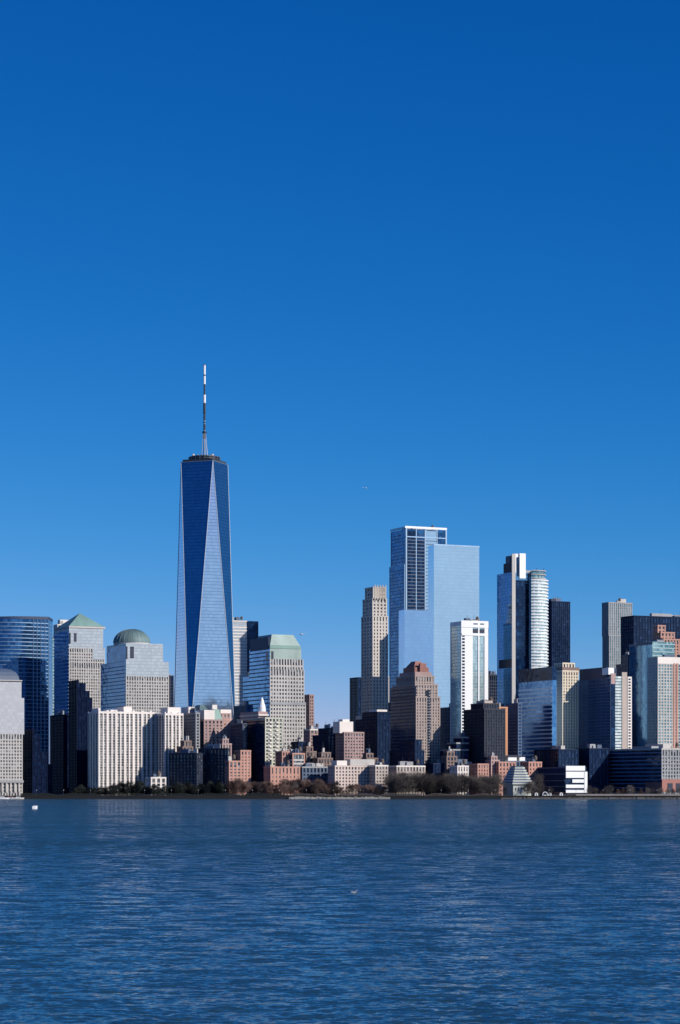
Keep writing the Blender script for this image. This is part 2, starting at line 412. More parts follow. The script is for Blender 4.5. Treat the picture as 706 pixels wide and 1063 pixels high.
for i in range(4):
    j = (i + 1) % 4; h = (i - 1) % 4
    B0, B1, T = (*bot[i], zb), (*bot[j], zb), (*top[i], zt); Tp = (*top[h], zt)
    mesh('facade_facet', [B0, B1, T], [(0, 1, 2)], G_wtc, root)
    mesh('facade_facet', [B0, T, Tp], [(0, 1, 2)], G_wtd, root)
    for q in (T, Tp):
        MB().tube(B0, q, .55, .45, 5).build('edge_trim', S_edge, root)
    MB().tube(T, Tp, .5, .5, 5).build('edge_trim', S_steel, root)
tw = [(S_ / 2, 0), (S_, S_ / 2), (S_ / 2, S_), (0, S_ / 2)]
MB().prism(tw, zt - .5, zt + .4).build('roof', S_roof, root)
cxw, cyw = S_ / 2, S_ / 2
ins = [(cxw + (x - cxw) * .93, cyw + (y - cyw) * .93) for x, y in tw]
MB().prism(ins, zt + .4, zt + 3.4).build('roof_parapet', S_dm, root)
MB().lathe(cxw, cyw, [(18.5, zt + 3.4), (18.5, zt + 4.6), (20.2, zt + 4.6), (20.2, zt + 5.4), (18.8, zt + 5.4), (18.8, zt + 6.8), (20.2, zt + 6.8), (20.2, zt + 7.6), (18, zt + 7.6), (18, zt + 8.6), (10, zt + 8.6)], 40).build('communications_ring', S_dm, root)
for k in range(20):
    t = 2 * math.pi * k / 20
    MB().tube((cxw + 20 * math.cos(t), cyw + 20 * math.sin(t), zt + 3.4), (cxw + 20 * math.cos(t), cyw + 20 * math.sin(t), zt + 8.2), .25, .25, 5).build('ring_strut', S_steel, root)
rw = random.Random(3)
for k in range(7):
    t = rw.uniform(0, 6.28); rr = rw.uniform(9, 18)
    box('rooftop_unit', cxw + rr * math.cos(t) - 1.3, cxw + rr * math.cos(t) + 1.3, cyw + rr * math.sin(t) - 1.3, cyw + rr * math.sin(t) + 1.3, zt + 7, zt + 9 + rw.uniform(0, 3), S_pale, root)
sp = MB().tube((cxw, cyw, zt), (cxw, cyw, PZ(455, D) - LAND), 1.6, 1.2, 8).build('spire', S_steel, root)
levels = [(455, 450, 'd', 1.4), (450, 446, 'l', 1.0), (446, 440, 'd', 1.3), (440, 436, 'l', 1.1), (436, 430, 'd', 1.3), (430, 426, 'd', 1.0), (426, 418, 'd', 1.5), (418, 409.5, 'w', 1.5), (409.5, 398.5, 'd', 1.0), (398.5, 390, 'w', 1.3), (390, 388.5, 'd', 1.0), (388.5, 379, 'w', 1.3)]
for p0, p1, c, r in levels:
    MB().tube((cxw, cyw, PZ(p0, D) - LAND), (cxw, cyw, PZ(p1, D) - LAND), r * 1.2, r * 1.15, 8).build('mast_section', {'d': S_dm, 'l': S_steel, 'w': S_wm}[c], sp)
for py, r in ((449, 3.2), (448, 2.4), (438.5, 1.9), (428.5, 2.1), (427.5, 1.7)):
    MB().lathe(cxw, cyw, [(r, PZ(py, D) - LAND), (r, PZ(py, D) - LAND + 1)], 16).build('mast_collar', S_dm, sp)
for k in range(6):
    t = math.pi / 3 * k + .3
    MB().tube((cxw + 4.6 * math.cos(t), cyw + 4.6 * math.sin(t), zt + 8), (cxw + 1.5 * math.cos(t), cyw + 1.5 * math.sin(t), PZ(449, D) - LAND), .3, .2, 4).build('stay_cable', S_pale, sp)
MB().tube((cxw, cyw, PZ(379, D) - LAND), (cxw, cyw, PZ(378.2, D) - LAND), 1.6, 1.4, 8).build('beacon', S_red, sp)

# 10 cluster in front of it
b = tower('apartment_tower', 'brownish apartment tower with white stepped penthouses and green copper roof turret', 190, 212, 243, 748, 2500, G_win, S_rose, 4.2, 2.2, 3.1, 1.5, clutter=0,
          tiers=[(748, 0, 1, 0, 1), (741, .1, .94, .1, .8)])
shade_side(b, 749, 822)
front(b, 'pink_end_bay', .66, 1.0, 746, 822, S_pink, .3)
for k in range(25):
    for q in (.72, .86): front(b, 'window', q, q + .05, 749 + k * 3.1, 750.6 + k * 3.1, G_dark, .4, .2)
block(b, 'penthouse', .0, .35, .0, .3, 737, 748, S_white); block(b, 'penthouse', .42, .58, .2, .6, 731, 741, S_white)
block(b, 'penthouse', .62, .98, .1, .5, 736, 748, S_white); block(b, 'penthouse', -.2, .0, .45, .8, 733, 748, S_white)
hip(b, 'copper_turret', .30, .62, .02, .2, 747, 736, S_copper, .5, 0)
hip(b, 'penthouse_roof', .0, .3, .2, .6, 737, 731, S_dome, .4, 0)
tower('shaded_tower', 'plain shaded concrete tower tight against right side of the narrower white slab', 189, 203.5, 207, 741, 2488, G_dark, S_grey, 4, 1.6, 3.1, 1.2, clutter=1)
tower('dark_block', 'dark apartment block with small windows in front of the tallest tower, lower left one', 176, 204, 210, 783, 2408, G_win, S_dark, 4, 2, 3.1, 1.6, clutter=1, th=60)
tower('dark_block', 'dark apartment block with rows of small pale windows directly below the brownish tower', 204, 236, 238.5, 778, 2412, G_win, S_dark, 4, 2, 3.1, 1.6, clutter=1, th=60)
tower('brick_block', 'pink brick block, lower and left of the two pink blocks right of the dark block', 236, 238, 250, 791, 2403, G_win, S_pink, 3.6, 1.8, 3.1, 1.6, clutter=1)
tower('brick_block', 'pink brick block, taller and right of the two pink blocks right of the dark block', 247, 250, 260, 780, 2409, G_win, S_pink, 3.6, 1.9, 3.1, 1.7, clutter=0)
# 11 pale/dark banded tower behind
b = tower('banded_glass_tower', 'pale banded glass tower with dark right side directly right of the tallest tower', 239, 241, 256.5, 645, 3200, G_silver, S_white, 3, .0, 4.2, 1.5, clutter=1)
box('dark_glass_wing', b.W, b.W + 16, -1, b.L, 0, b.H + 1, G_navy, b.root, keep=True)
for k in range(45):
    z = 10 + 4.6 * k
    if z < b.H: box('wing_floor_line', b.W - .1, b.W + 16.2, -1.2, b.L, z, z + .6, S_navy, b.root)

# 12 green-roofed office tower
b = tower('green_roofed_tower', 'granite and blue glass office tower with flat topped green copper mansard roof', 253, 280.5, 317, 730, 2700, G_win, S_pale, 3.4, 1.5, 4.3, 1.9, clutter=0,
          tiers=[(730, 0, 1, 0, 1), (695, 0, .96, 0, .85), (684, 0, .93, 0, .75)], parapet=False, left=60)
box('glass_west_front', -.9, .1, 0, b.L, 0, zl(b, 700), G_blue, b.root, keep=True)
box('glass_west_front', -.9, .1, 0, .75 * b.L, zl(b, 700), zl(b, 672), G_blue, b.root, keep=True)
for k in range(60):
    z = 6 + k * 4.4
    if z < zl(b, 674): box('west_floor_line', -1.2, .1, 0, (b.L if z < zl(b, 702) else .75 * b.L) + .2, z, z + 1.2, S_navy, b.root)
front(b, 'stone_belt', -.01, 1.01, 728.5, 731.5, S_grey, .9)
box('copper_tier', -.3, .88 * b.W, -.3, .7 * b.L, zl(b, 684), zl(b, 673), stone('pale_copper', (.33, .42, .38)), b.root)
block(b, 'copper_band', -.01, .86, -.01, .68, 669.5, 673, S_copper)
hip(b, 'mansard_roof', .0, .85, .0, .68, 669.5, 658, stone('pale_copper', (.3, .42, .37)), .72, 0)
box('dark_shoulder', -1.2, -.2, .02 * b.L, .72 * b.L, zl(b, 674), zl(b, 661), S_navy, b.root)
front(b, 'recess_slot', .03, .09, 676, 684, S_dark, .6); side(b, 'stone_frame', .05, .12, 676, 686, S_pale, 1.3)
b = tower('slim_tower', 'slim pinkish slab with shaded navy left side right of the green roofed tower', 312, 321.5, 325.5, 722, 2800, G_dark, S_rose, 3, 1.2, 3.6, 1.6, clutter=0)
b = tower('glass_block', 'mid height blue grey glass block under the banded tower', 243, 256, 266, 733, 2750, G_deep, S_slate, 3, .8, 3.8, 1, clutter=2)

# 13 tower with the white spirelet
b = tower('ornate_apartment_tower', 'cream fronted apartment tower with small white pointed roof ornament', 247, 275.5, 293, 746, 2452, G_win, stone('pale_green_stone', (.55, .54, .44)), 4.0, 1.4, 3.4, 1.3, clutter=0)
block(b, 'brick_penthouse', .0, .55, .25, .9, 738, 746, S_rose)
block(b, 'penthouse_cornice', -.03, .58, .22, .92, 741, 742.4, S_white)
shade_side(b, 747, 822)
MB().lathe(.3 * b.W, .3 * b.L, [(4.0, zl(b, 738)), (3.6, zl(b, 733)), (2.4, zl(b, 729)), (1.5, zl(b, 725.5)), (.4, zl(b, 723))], 12).build('white_pinnacle', S_wm, b.root)
for (f0, f1) in ((.22, .34), (.62, .74)):
    for k in range(11): front(b, 'bay_balcony', f0, f1, 749 + k * 4.2, 750.6 + k * 4.2, S_white, 1.6)
tower('shaded_block', 'navy shaded block with small lit windows left of the ornate cream tower', 240, 252, 256, 752, 2470, G_win, S_navy, 3, 1.2, 3.3, 1.4, clutter=1)
tower('brick_block', 'rose brick block with pale floor bands below the green roofed tower', 291, 293, 304, 781, 2425, G_win, S_pink, 3.2, 1.4, 3.3, 1.6, clutter=1)
tower('brick_block', 'rose brick block with wide balconies right beside its lower pink neighbour', 302, 304, 316, 783, 2420, G_win, S_pink, 12, 1.4, 3.6, 1.7, clutter=1, band=S_pale)
tower('dark_block', 'small dark block rising behind the rose brick blocks', 303, 310, 318, 771, 2500, G_ink, S_ink, 3.5, 1.2, 3.3, 1, clutter=1)
b = tower('brick_building', 'long low pink brick waterfront building with a row of top windows', 277, 281, 311, 797, 2398, G_win, S_pink, 4.2, 2.6, 4.2, 2.4, clutter=1)
# 14 centre-left dark group
tower('small_tower', 'small block with brick and white upper floor peeping over dark roofs', 320, 322, 334, 758, 2620, G_win, S_rose, 4, 1.8, 3.5, 1.5, clutter=2, ledge=S_white)
tower('dark_tower', 'dark rounded top block left of centre, left one of the dark pair', 325, 340, 347, 757, 2540, G_ink, S_ink, 3.5, 1.3, 3.3, 1, clutter=1, tiers=[(764, 0, 1, 0, 1), (757, .1, 1, 0, .65)])
tower('dark_tower', 'dark flat block beside the rose building with white penthouse, right one of the dark pair', 339, 350, 357, 757, 2560, G_ink, S_ink, 3.5, 1.3, 3.3, 1, clutter=1)
b = tower('brick_tower', 'rose brick tower with tall white penthouse near centre', 349, 357.5, 377.5, 761, 2480, G_win, S_rose, 3.0, 1.3, 3.2, 1.6, clutter=0)
block(b, 'penthouse', -.2, .5, .1, .9, 749, 761, S_white); block(b, 'penthouse', .0, .35, .2, .7, 746.5, 749, S_white)
b = tower('waterfront_apartments', 'pinkish white waterfront apartment building with stepped roof near centre', 345, 348, 390, 796, 2393, G_win, stone('warm_white_wall', (.62, .5, .44)), 3.4, 1.7, 3.2, 1.5, clutter=0)
block(b, 'roof_storey', .05, .3, .05, .8, 789.5, 796, S_white); block(b, 'roof_storey', .38, .98, .05, .8, 788, 796, S_pale)
tower('waterfront_apartments', 'beige end block adjoining the pinkish white waterfront apartments', 388, 390, 402.5, 795.5, 2394, G_win, S_beige, 3.2, 1.5, 3.2, 1.5, clutter=1, ledge=S_white)
b = tower('dark_tower', 'broad dark stepped block in front of the slender stone tower', 362, 392, 413, 760, 2600, G_ink, S_ink, 3.5, 1.3, 3.3, 1, clutter=0,
      tiers=[(760, 0, 1, 0, 1), (747, .0, 1, 0, .72), (740, .0, .75, 0, .5)])
block(b, 'pale_rooftop_storey', .0, .5, .02, .3, 736.5, 740, S_white); block(b, 'pale_rooftop_storey', -.0, .1, .55, .75, 742, 747, S_pale)
# 15 slender stone tower
b = tower('slender_stone_tower', 'slender pale stone tower with stepped crown, upper half sunlit, left of the tall glass pair', 375.5, 387, 402.5, 640, 2832, G_win, stone('warm_limestone', (.56, .50, .44)), 4.2, 2.4, 4.0, 1.6, clutter=0,
          tiers=[(640, 0, 1, 0, 1), (622, .03, .96, .05, .92), (610, .1, .9, .1, .8)], parapet=True, left=8)
for k in range(5): front(b, 'crown_fin', .1 + k * .18, .16 + k * .18, 607, 622, stone('warm_limestone', (.5, .5, .5)), -.4 * 0 + .9)
tower('dark_tower', 'flat dark navy box tower left of the slender stone tower', 363.5, 372, 384, 704, 3250, G_ink, S_ink, 4, 1, 4, .7, clutter=0)
tower('slim_tower', 'sliver of a grey building between the slender stone tower and the tall glass pair', 400, 401, 409, 703, 3300, G_win, S_pale, 4, 1.6, 4, 1.6, clutter=0)

# 16 tall glass tower with framed crown
b = tower('framed_glass_tower', 'tall deep blue glass tower with pale framed open crown', 405.5, 421, 463.5, 552, 3080, G_deep, S_steel, 13.3, .9, 4.3, .5, clutter=1,
          tiers=[(586, -.02, 1, 0, 1), (549, 0, 1, 0, .96)], parapet=False, left=30, band=S_navy)
for f0, f1 in ((0, .03), (.245, .262), (.46, .478), (.76, .775), (.97, 1.0)): front(b, 'crown_post', f0, f1, 546, 640, S_steel, 1.0)
front(b, 'lit_glass_bay', .48, .75, 550, 640, G_pale, .6)
front(b, 'dark_glass_bay', .27, .45, 560, 640, G_navy, .6); front(b, 'dark_glass_bay', .79, .96, 551, 640, G_deep, .6)
front(b, 'dark_glass_bay', .04, .24, 551, 640, G_navy, .6)
front(b, 'crown_beam', -.02, 1.0, 546, 548.2, S_wm, 1.3); side(b, 'crown_beam', 0, .96, 546.5, 548.5, S_steel, 1.3)
front(b, 'crown_beam', -.0, 1.0, 556.5, 557.5, S_steel, 1.2)
for k in range(22): front(b, 'bay_floor_line', .04, .75, 560 + k * 3.6, 560.8 + k * 3.6, S_slate, .9)
tower('glass_block', 'plain pale blue glass block standing low in front of the framed glass tower', 417.5, 420, 450, 633, 2950, glass('sky_glass', (.40, .54, .74), (.43, .58, .78), .9, .06, 3, 4.2, .8, .003, line=(.37, .51, .71), lw=.1, soft=.08), S_steel, 3, 0, 4, 0, clutter=0, parapet=False)
# 17 pale smooth tower
b = tower('pale_glass_tower', 'broad smooth pale blue glass tower right of the framed glass tower', 446, 450.5, 497.5, 565.5, 2980, G_pale, S_steel, 3, 0, 4, 0, clutter=0, parapet=False)
front(b, 'roof_edge', -.005, 1.005, 564.6, 566, S_steel, .3)
b.root['x'] = 0; del b.root['x']
# 18 white framed tower
b = tower('white_framed_tower', 'white framed tower with tall glass strips in front of the smooth pale tower', 468, 479, 506.5, 646, 2750, glass('cyan_glass', (.36, .52, .55), (.58, .72, .74), .45, .12, 2.4, 3.7, .6, .02), S_frost, 30, 1.5, 3.7, .45, clutter=1, parapet=True, pb=.1, band=S_pale)
front(b, 'white_wall', .0, .42, 646, 822, S_frost, .5)
for k in range(48): front(b, 'window', .02, .12, 659 + k * 3.3, 661 + k * 3.3, G_dark, .6, .2)
for f0, f1 in ((.62, .67), (.86, 1.0)): front(b, 'white_pier', f0, f1, 646, 822, S_frost, .8)
front(b, 'white_crown', -.02, 1.02, 644, 651, S_frost, 1.0)
for f0, f1 in ((.44, .6), (.69, .84)):
    front(b, 'crown_opening', f0, f1, 652.5, 656.5, S_dark, 1.0); front(b, 'crown_opening', f0, f1, 646.5, 648, S_slate, 1.1)
front(b, 'crown_band', -.0, 1.0, 657, 659.5, S_frost, .95)
side(b, 'white_crown', 0, 1, 645, 649, S_frost, .8)

# 19 beige stepped tower with red roof
b = tower('stepped_beige_tower', 'red brown and beige stone apartment tower with stepped red roof right of centre', 406, 432, 456.5, 705, 2480, G_win, stone('rosy_stone', (.40, .315, .275), .25), 3.1, 1.6, 3.1, 1.4, clutter=0,
          tiers=[(724, 0, 1, 0, 1), (711, .0, .93, .03, .92), (702, .05, .84, .08, .82)])
block(b, 'brick_crown', .08, .78, .12, .74, 697, 702.5, S_rose)
block(b, 'brick_crown', .12, .72, .17, .62, 692, 697.5, S_red)
hip(b, 'red_roof', .14, .68, .2, .56, 692, 685.5, S_red, .45, 0)
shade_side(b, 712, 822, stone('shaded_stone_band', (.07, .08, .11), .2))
box('arched_gable', .3 * b.W, .56 * b.W, .12 * b.L, .17 * b.L + .5, zl(b, 697), zl(b, 688), S_red, b.root)
for k in range(30): front(b, 'dark_bay', .46, .6, 716 + k * 2.9, 718 + k * 2.9, G_dark, .7)
tower('dark_block', 'dark stepped wing in front of the beige stepped tower foot', 405, 431, 440, 769, 2440, G_ink, S_ink, 3.4, 1.2, 3.1, 1.1, clutter=0, tiers=[(780, 0, 1, 0, 1), (769, 0, .7, 0, .6)])
tower('low_block', 'low beige wing right foot of the beige stepped tower', 455, 456, 460, 781, 2490, G_win, S_beige, 3, 1.4, 3.1, 1.3, clutter=0)
# 20 mid right group
tower('dark_block', 'dark stepped block with pale roof edge between the beige tower and the dark twin block', 455, 470, 486, 779, 2465, G_ink, S_ink, 3.4, 1.2, 3.1, 1.1, clutter=2, tiers=[(779, 0, 1, 0, 1), (772, .25, 1, .0, .6), (766, .55, 1, .0, .5)], ledge=S_grey)
b = tower('dark_apartment_tower', 'dark brown apartment tower with vertical ribs below the white framed tower', 482, 503, 524, 737, 2455, G_dark, stone('dark_brown_stone', (.032, .034, .050)), 3.0, 1.3, 3.1, 1.0, clutter=1,
      tiers=[(737, 0, 1, 0, 1), (731, .05, .8, .1, .7)])
block(b, 'penthouse', .1, .5, .1, .5, 727, 731, S_beige)
tower('orange_building', 'thin sunlit orange brick facade beside the dark ribbed apartment tower', 516.5, 518, 526.5, 735, 2500, G_dark, S_orange, 12, 4.4, 3.2, 2.2, clutter=1)
b = tower('shaded_slab', 'grey blue shaded slab between orange facade and blue banded building', 525.5, 538, 541, 731, 2520, G_ink, stone('slate_blue_panel', (.09, .15, .27)), 4, 1.0, 3.3, 1.5, clutter=1)

# 21 tall tower with the curved balcony front
D = 2750
b = tower('curved_balcony_tower', 'tall tower with white vertical fin and curved front of shining balconies', 516, 531, 549, 594, D, glass('slab_glass', (.17, .34, .52), (.22, .42, .62), .85, .06, 3, 3.6, .8, .006, line=(.12, .2, .33), lw=.12), S_steel, 4, .0, 3.6, .0, clutter=0, parapet=False, left=30)
front(b, 'white_fin', .0, .2, 575, 822, S_pale, 1.4); front(b, 'navy_glass_face', .21, 1.0, 602, 822, G_navy, .5)
block(b, 'dark_penthouse', -.0, .6, .05, .55, 584, 594, S_dark); block(b, 'dark_penthouse', .0, .5, .1, .4, 576.5, 584, S_slate)
front(b, 'white_fin', .45, .8, 574, 600, S_wm, .9); block(b, 'white_fin', .2, .8, .02, .12, 574.5, 596, S_wm); front(b, 'navy_recess', .32, .45, 578, 598, G_navy, .4)
side(b, 'dark_louvre_band', .0, .85, 684, 693, S_dark, .4)
c = (b.W + 8.5, 9)
def arc(r, a0=-100, a1=60, n=18):
    p = [(c[0] + r * math.cos(R(a0 + (a1 - a0) * i / n)), c[1] + r * math.sin(R(a0 + (a1 - a0) * i / n))) for i in range(n + 1)]
    return p + [(c[0] - 2, c[1] + 10), (c[0] - 4, c[1] - r * .9)]
zt = zl(b, 602)
MB().prism(arc(18.6, -120), 0, zt).build('curved_glazing', glass('curved_glass', (.26, .38, .39), (.74, .80, .77), .15, .15, 2, 3.6, .7, .05), b.root)
MB().prism(arc(15.5, -120), zt, zl(b, 592)).build('curved_crown', G_teal, b.root)
z = 8
while z < zt:
    MB().prism(arc(19.6, -120), z, z + 1.35).build('balcony', S_wm, b.root); z += 3.6
for py in (592, 596, 600): MB().prism(arc(17, -120), zl(b, py), zl(b, py) + .8).build('crown_ring', S_pale, b.root)
for k in range(7):
    a = R(-95 + k * 22); MB().tube((c[0] + 15 * math.cos(a), c[1] + 15 * math.sin(a), zt), (c[0] + 15 * math.cos(a), c[1] + 15 * math.sin(a), zl(b, 589 + k % 2 * 2)), .35, .35, 5).build('crown_post', S_slate, b.root)
block(b, 'rooftop_unit', .9, 1.3, .1, .3, 591, 597, S_grey)

# 22 dark slab tower
b = tower('dark_tower', 'black flat topped office slab right of the curved balcony tower', 568, 573, 591.5, 625, 3020, G_ink, S_ink, 3, .8, 4, 1, clutter=1)
block(b, 'rooftop_unit', .0, .2, .1, .5, 621.5, 626, S_dark)
tower('dark_tower', 'dark tower sliver between the white framed tower and the curved balcony tower', 500, 508, 518, 701, 3050, G_navy, S_dark, 3, .8, 4, 1, clutter=1)
# 23 blue banded building
b = tower('blue_banded_building', 'bright blue glass building with pale floor bands and dark top storeys', 538.5, 573, 577.5, 706, 2505, glass('bright_blue_glass', (.08, .28, .66), (.26, .52, .9), .8, .08, 1.6, 3.1, .5, .03), metalise(stone('pale_blue_band', (.6, .72, .82), .1, .3), .5), 3, .0, 4.3, 1.5, clutter=0, parapet=False, left=60)
box('dark_top_storeys', -.3, b.W + .3, -.3, b.L + .3, zl(b, 706), zl(b, 692), G_navy, b.root)
front(b, 'blue_corner', 0, 1, 706, 778, G_blue, .45)
# 24 cream tower with brown cap
b = tower('cream_tower', 'sunlit cream apartment tower with brown brick top storeys', 573, 584, 600, 704, 2552, G_win, S_cream, 3.4, 1.6, 3.1, 1.3, clutter=0,
          tiers=[(697, 0, 1, 0, 1), (689, .05, .8, .05, .8)])
block(b, 'brown_top_storey', -.02, 1.08, -.02, .8, 692.5, 698.5, S_brown)
side(b, 'grey_wall', 0, 1, 700, 822, S_grey, .2)
# 25 navy ribbed tower with white side
b = tower('navy_ribbed_tower', 'navy tower with vertical ribs and sunlit white right side', 596.5, 634, 655.5, 703, 2525, G_deep, stone('blue_grey_rib', (.06, .12, .24), .15, .5), 3.0, .7, 3.2, .8, clutter=0, parapet=False,
          tiers=[(704, 0, 1, 0, 1)], left=2.6)
block(b, 'dark_penthouse', .0, .05, .12, .86, 692, 704, S_navy); block(b, 'dark_penthouse', .05, .5, .12, .86, 693, 704, S_navy)
block(b, 'white_rooftop_box', -.02, .25, .05, .22, 693, 700, S_wm)
front(b, 'brick_corner_top', -.0, .22, 699, 710, S_rose, .8); front(b, 'navy_corner', -.0, .2, 710, 778, G_navy, .8)
front(b, 'white_glass_strip', .2, .5, 702, 778, glass('white_blinds', (.35, .47, .45), (.75, .78, .72), .1, .2, 2, 3.2, .8, .03), .8)
front(b, 'brown_pier', .52, .76, 697.5, 778, S_beige, 1.2); front(b, 'white_strip', .8, 1.0, 702, 778, S_white, .8)
for k in range(24): front(b, 'window', .84, .94, 704 + k * 3.1, 705.5 + k * 3.1, G_dark, 1.0, .2); front(b, 'floor_line', .2, .5, 704 + k * 3.1, 704.9 + k * 3.1, S_slate, 1.0)
# 26 thin grey tower
b = tower('ribbed_grey_tower', 'tall grey green ribbed tower standing behind the dark wide office block', 627, 632, 656, 626, 3120, G_teal, S_grey, 3.2, 1.6, 3.4, .6, clutter=1, tiers=[(660, .02, 1, 0, 1), (626, 0, 1, 0, 1)])
# 27 wide dark
b = tower('wide_dark_block', 'wide black office block with flat roof at upper right', 645, 658, 740, 640, 2900, G_ink, S_ink, 4, 1, 4.0, 1, clutter=2)
# 28 right-hand cluster
b = tower('reflective_glass_tower', 'steel blue mirror glass tower with teal lit side near right edge', 653, 677, 700, 668, 2640, glass('mirror_glass', (.08, .22, .38), (.13, .31, .48), .85, .06, 3, 3.6, .6, .006, line=(.16, .25, .36), lw=.12), S_steel, 4, .0, 3.6, .0, clutter=1, parapet=False)
front(b, 'teal_glass_side', .0, 1, 666, 822, G_teal, .5); side(b, 'dark_roof_edge', 0, 1, 667, 669, S_slate, .4)
for k in range(36): front(b, 'floor_line', 0, 1, 668 + k * 4, 669 + k * 4, S_teal, .8)
b = tower('dark_block', 'small navy stepped block left foot of the mirror glass tower', 640, 652, 660, 681, 2700, G_navy, S_navy, 3, .8, 3.4, .8, clutter=2, tiers=[(690, 0, 1, 0, 1), (681, 0, 1, 0, .5)])
b = tower('brick_tower', 'salmon brick tower top rising behind the grid fronted block at right edge', 679, 683, 714, 664, 2660, G_win, S_pink, 4, 2, 3.4, 1.8, clutter=0, tiers=[(664, 0.1, 1, 0, 1), (657, .1, .55, 0, 1), (650, .0, .24, 0, .5)])
b = tower('grid_fronted_block', 'pale grid fronted apartment block with pink piers at right edge', 674, 683, 735, 683, 2600, G_teal, S_pale, 3.6, 1.2, 3.3, 1.2, clutter=1, lmin=20)
front(b, 'pale_top_storey', -.01, 1, 682, 689, S_white, .8)
for f in (.30, .36, .44, .52, .60): front(b, 'pink_pier', f, f + .035, 688, 822, S_pink, .9)
# 29 low wide building
b = tower('low_wide_building', 'long low building with shaded blue front and sunlit grey end at right', 616, 687, 730, 778, 2425, G_win, S_grey, 3.6, 1.4, 3.6, 1.0, clutter=2, th=32, left=4.2, ledge=S_pale)
shade_side(b, 779, 822, stone('blue_sill_band', (.14, .22, .34), .15, .6), 3.9, G_navy)
front(b, 'red_base', -.01, 1, 809, 822, S_red, 1.2); side(b, 'red_base', 0, .22, 812, 822, S_red, 1.2)
for k in range(5):
    front(b, 'arch_opening', .12 + .2 * k, .24 + .2 * k, 813, 822, S_dark, 1.6)
# 30 museum
root = empty('stepped_pyramid_hall', (PX(538, 2385), 2400, LAND), R(10), 'small pale stone hall with stepped pyramid roof on the waterfront', 'museum building')
def hexa(r): return [(r * math.cos(R(60 * i)), r * math.sin(R(60 * i))) for i in range(6)]
MB().prism(hexa(14.5), 0, 11.5).build('stone_base', stone('pale_museum_stone', (.56, .58, .52)), root)
for k in range(6):
    box('slit_window', -8 + k * 3, -7.2 + k * 3, -12.85, -12.5, 5.5, 8.2, S_dark, root)
for k in range(7):
    r = 16.4 - 1.4 * k
    MB().prism(hexa(r), 11.5 + 2.6 * k, 13.0 + 2.6 * k).build('roof_step', stone('pale_museum_stone', (.5, .5, .5)), root)
    MB().prism(hexa(r - 1.4), 13.0 + 2.6 * k, 14.1 + 2.6 * k).build('roof_step_recess', S_slate, root)
tower('brick_wing', 'salmon brick wing right behind the stepped pyramid hall', 548, 549, 562, 792, 2440, G_dark, S_pink, 4, 2.2, 3.6, 2, clutter=1)
tower('brick_wing', 'salmon brick wing left behind the stepped pyramid hall', 517, 518, 535, 792, 2442, G_dark, S_pink, 4, 2.2, 3.6, 2, clutter=0)
b = tower('flat_roofed_block', 'dark block with jutting flat roof and white rooftop boxes behind the pyramid hall', 513, 522, 546, 791, 2475, G_dark, S_slate, 4, 1.2, 3.6, 1, clutter=0)
for f0, f1 in ((-.02, .12), (.25, .62), (.74, .98)): block(b, 'white_rooftop_box', f0, f1, .05, .5, 785.8, 790.5, S_wm)
block(b, 'jutting_roof', -.35, .8, .0, 1.0, 784, 785.6, S_dark)
# 31 low office & white building
b = tower('white_stepped_building', 'white building with horizontal window bands next to a navy glass block', 555, 587, 609, 796, 2395, G_ink, S_ink, 4, .0, 4.2, .5, clutter=0, left=8, parapet=False)
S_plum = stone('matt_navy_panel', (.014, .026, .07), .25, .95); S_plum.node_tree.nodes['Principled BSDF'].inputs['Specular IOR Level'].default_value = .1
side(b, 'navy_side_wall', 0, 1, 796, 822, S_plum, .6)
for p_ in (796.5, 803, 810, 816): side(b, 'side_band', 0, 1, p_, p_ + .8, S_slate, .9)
for f0, f1, p1, p0 in ((.0, .9, 795, 800), (.0, 1.0, 801, 807.5), (.3, 1, 809, 812.5), (.0, 1.0, 814.5, 818), (.0, 1.0, 820, 823)): front(b, 'white_wall_band', f0, f1, p1, p0, S_wm, 1.2)
front(b, 'white_end_wall', .86, 1.0, 801, 823, S_wm, 1.6)
tower('dark_block', 'dark flat low block behind the white building', 555, 580, 600, 779, 2470, G_ink, S_ink, 4, .8, 3.8, .8, clutter=1)
tower('dark_block', 'dark low block left foot of the long low building', 596, 612, 632, 778, 2480, G_ink, S_ink, 4, .8, 3.8, .8, clutter=2)
# small ones in the trees
tower('small_house', 'small white building standing among the bare trees', 474, 475, 486, 796, 2420, G_win, S_white, 3.4, 1.7, 3.4, 1.8, clutter=1)
tower('small_house', 'small salmon brick building standing behind the bare trees', 494, 496, 507, 794, 2422, G_win, S_pink, 3.4, 1.8, 3.4, 1.8, clutter=0)
tower('low_block', 'low beige terrace behind the left part of the bare tree clump', 404, 412, 441, 796, 2425, G_win, S_beige, 3.6, 1.8, 3.4, 1.8, clutter=1, ledge=S_white)
tower('low_block', 'low dark terrace behind the right part of the bare tree clump', 440, 450, 518, 794, 2440, G_ink, S_ink, 3.6, 1.8, 3.4, 1.8, clutter=3)
tower('low_block', 'low blue grey terrace with pale roof edge left of the waterfront apartments', 310, 314, 347, 797, 2415, G_dark, S_slate, 4, 1.8, 3.8, 1.4, clutter=2, ledge=S_grey)
# 32 background mid-rises closing the gaps
bg = [(-10, 10, 30, 790, 2950, 'grey low block far behind the silver tower'), (176, 184, 200, 765, 2800, 'dark mid rise far behind the white slabs'),
      (230, 240, 262, 765, 2850, 'dark mid rise far behind the pink brick blocks'), (316, 330, 352, 770, 2800, 'dark mid rise far behind the low blue grey terrace'),
      (396, 410, 440, 730, 2850, 'dark mid rise hidden behind the beige stepped tower'), (455, 470, 500, 735, 2850, 'dark mid rise far behind the dark twin block'),
      (590, 610, 640, 745, 2850, 'dark mid rise far behind the navy ribbed tower'), (548, 560, 590, 745, 2850, 'dark mid rise far behind the blue banded building')]
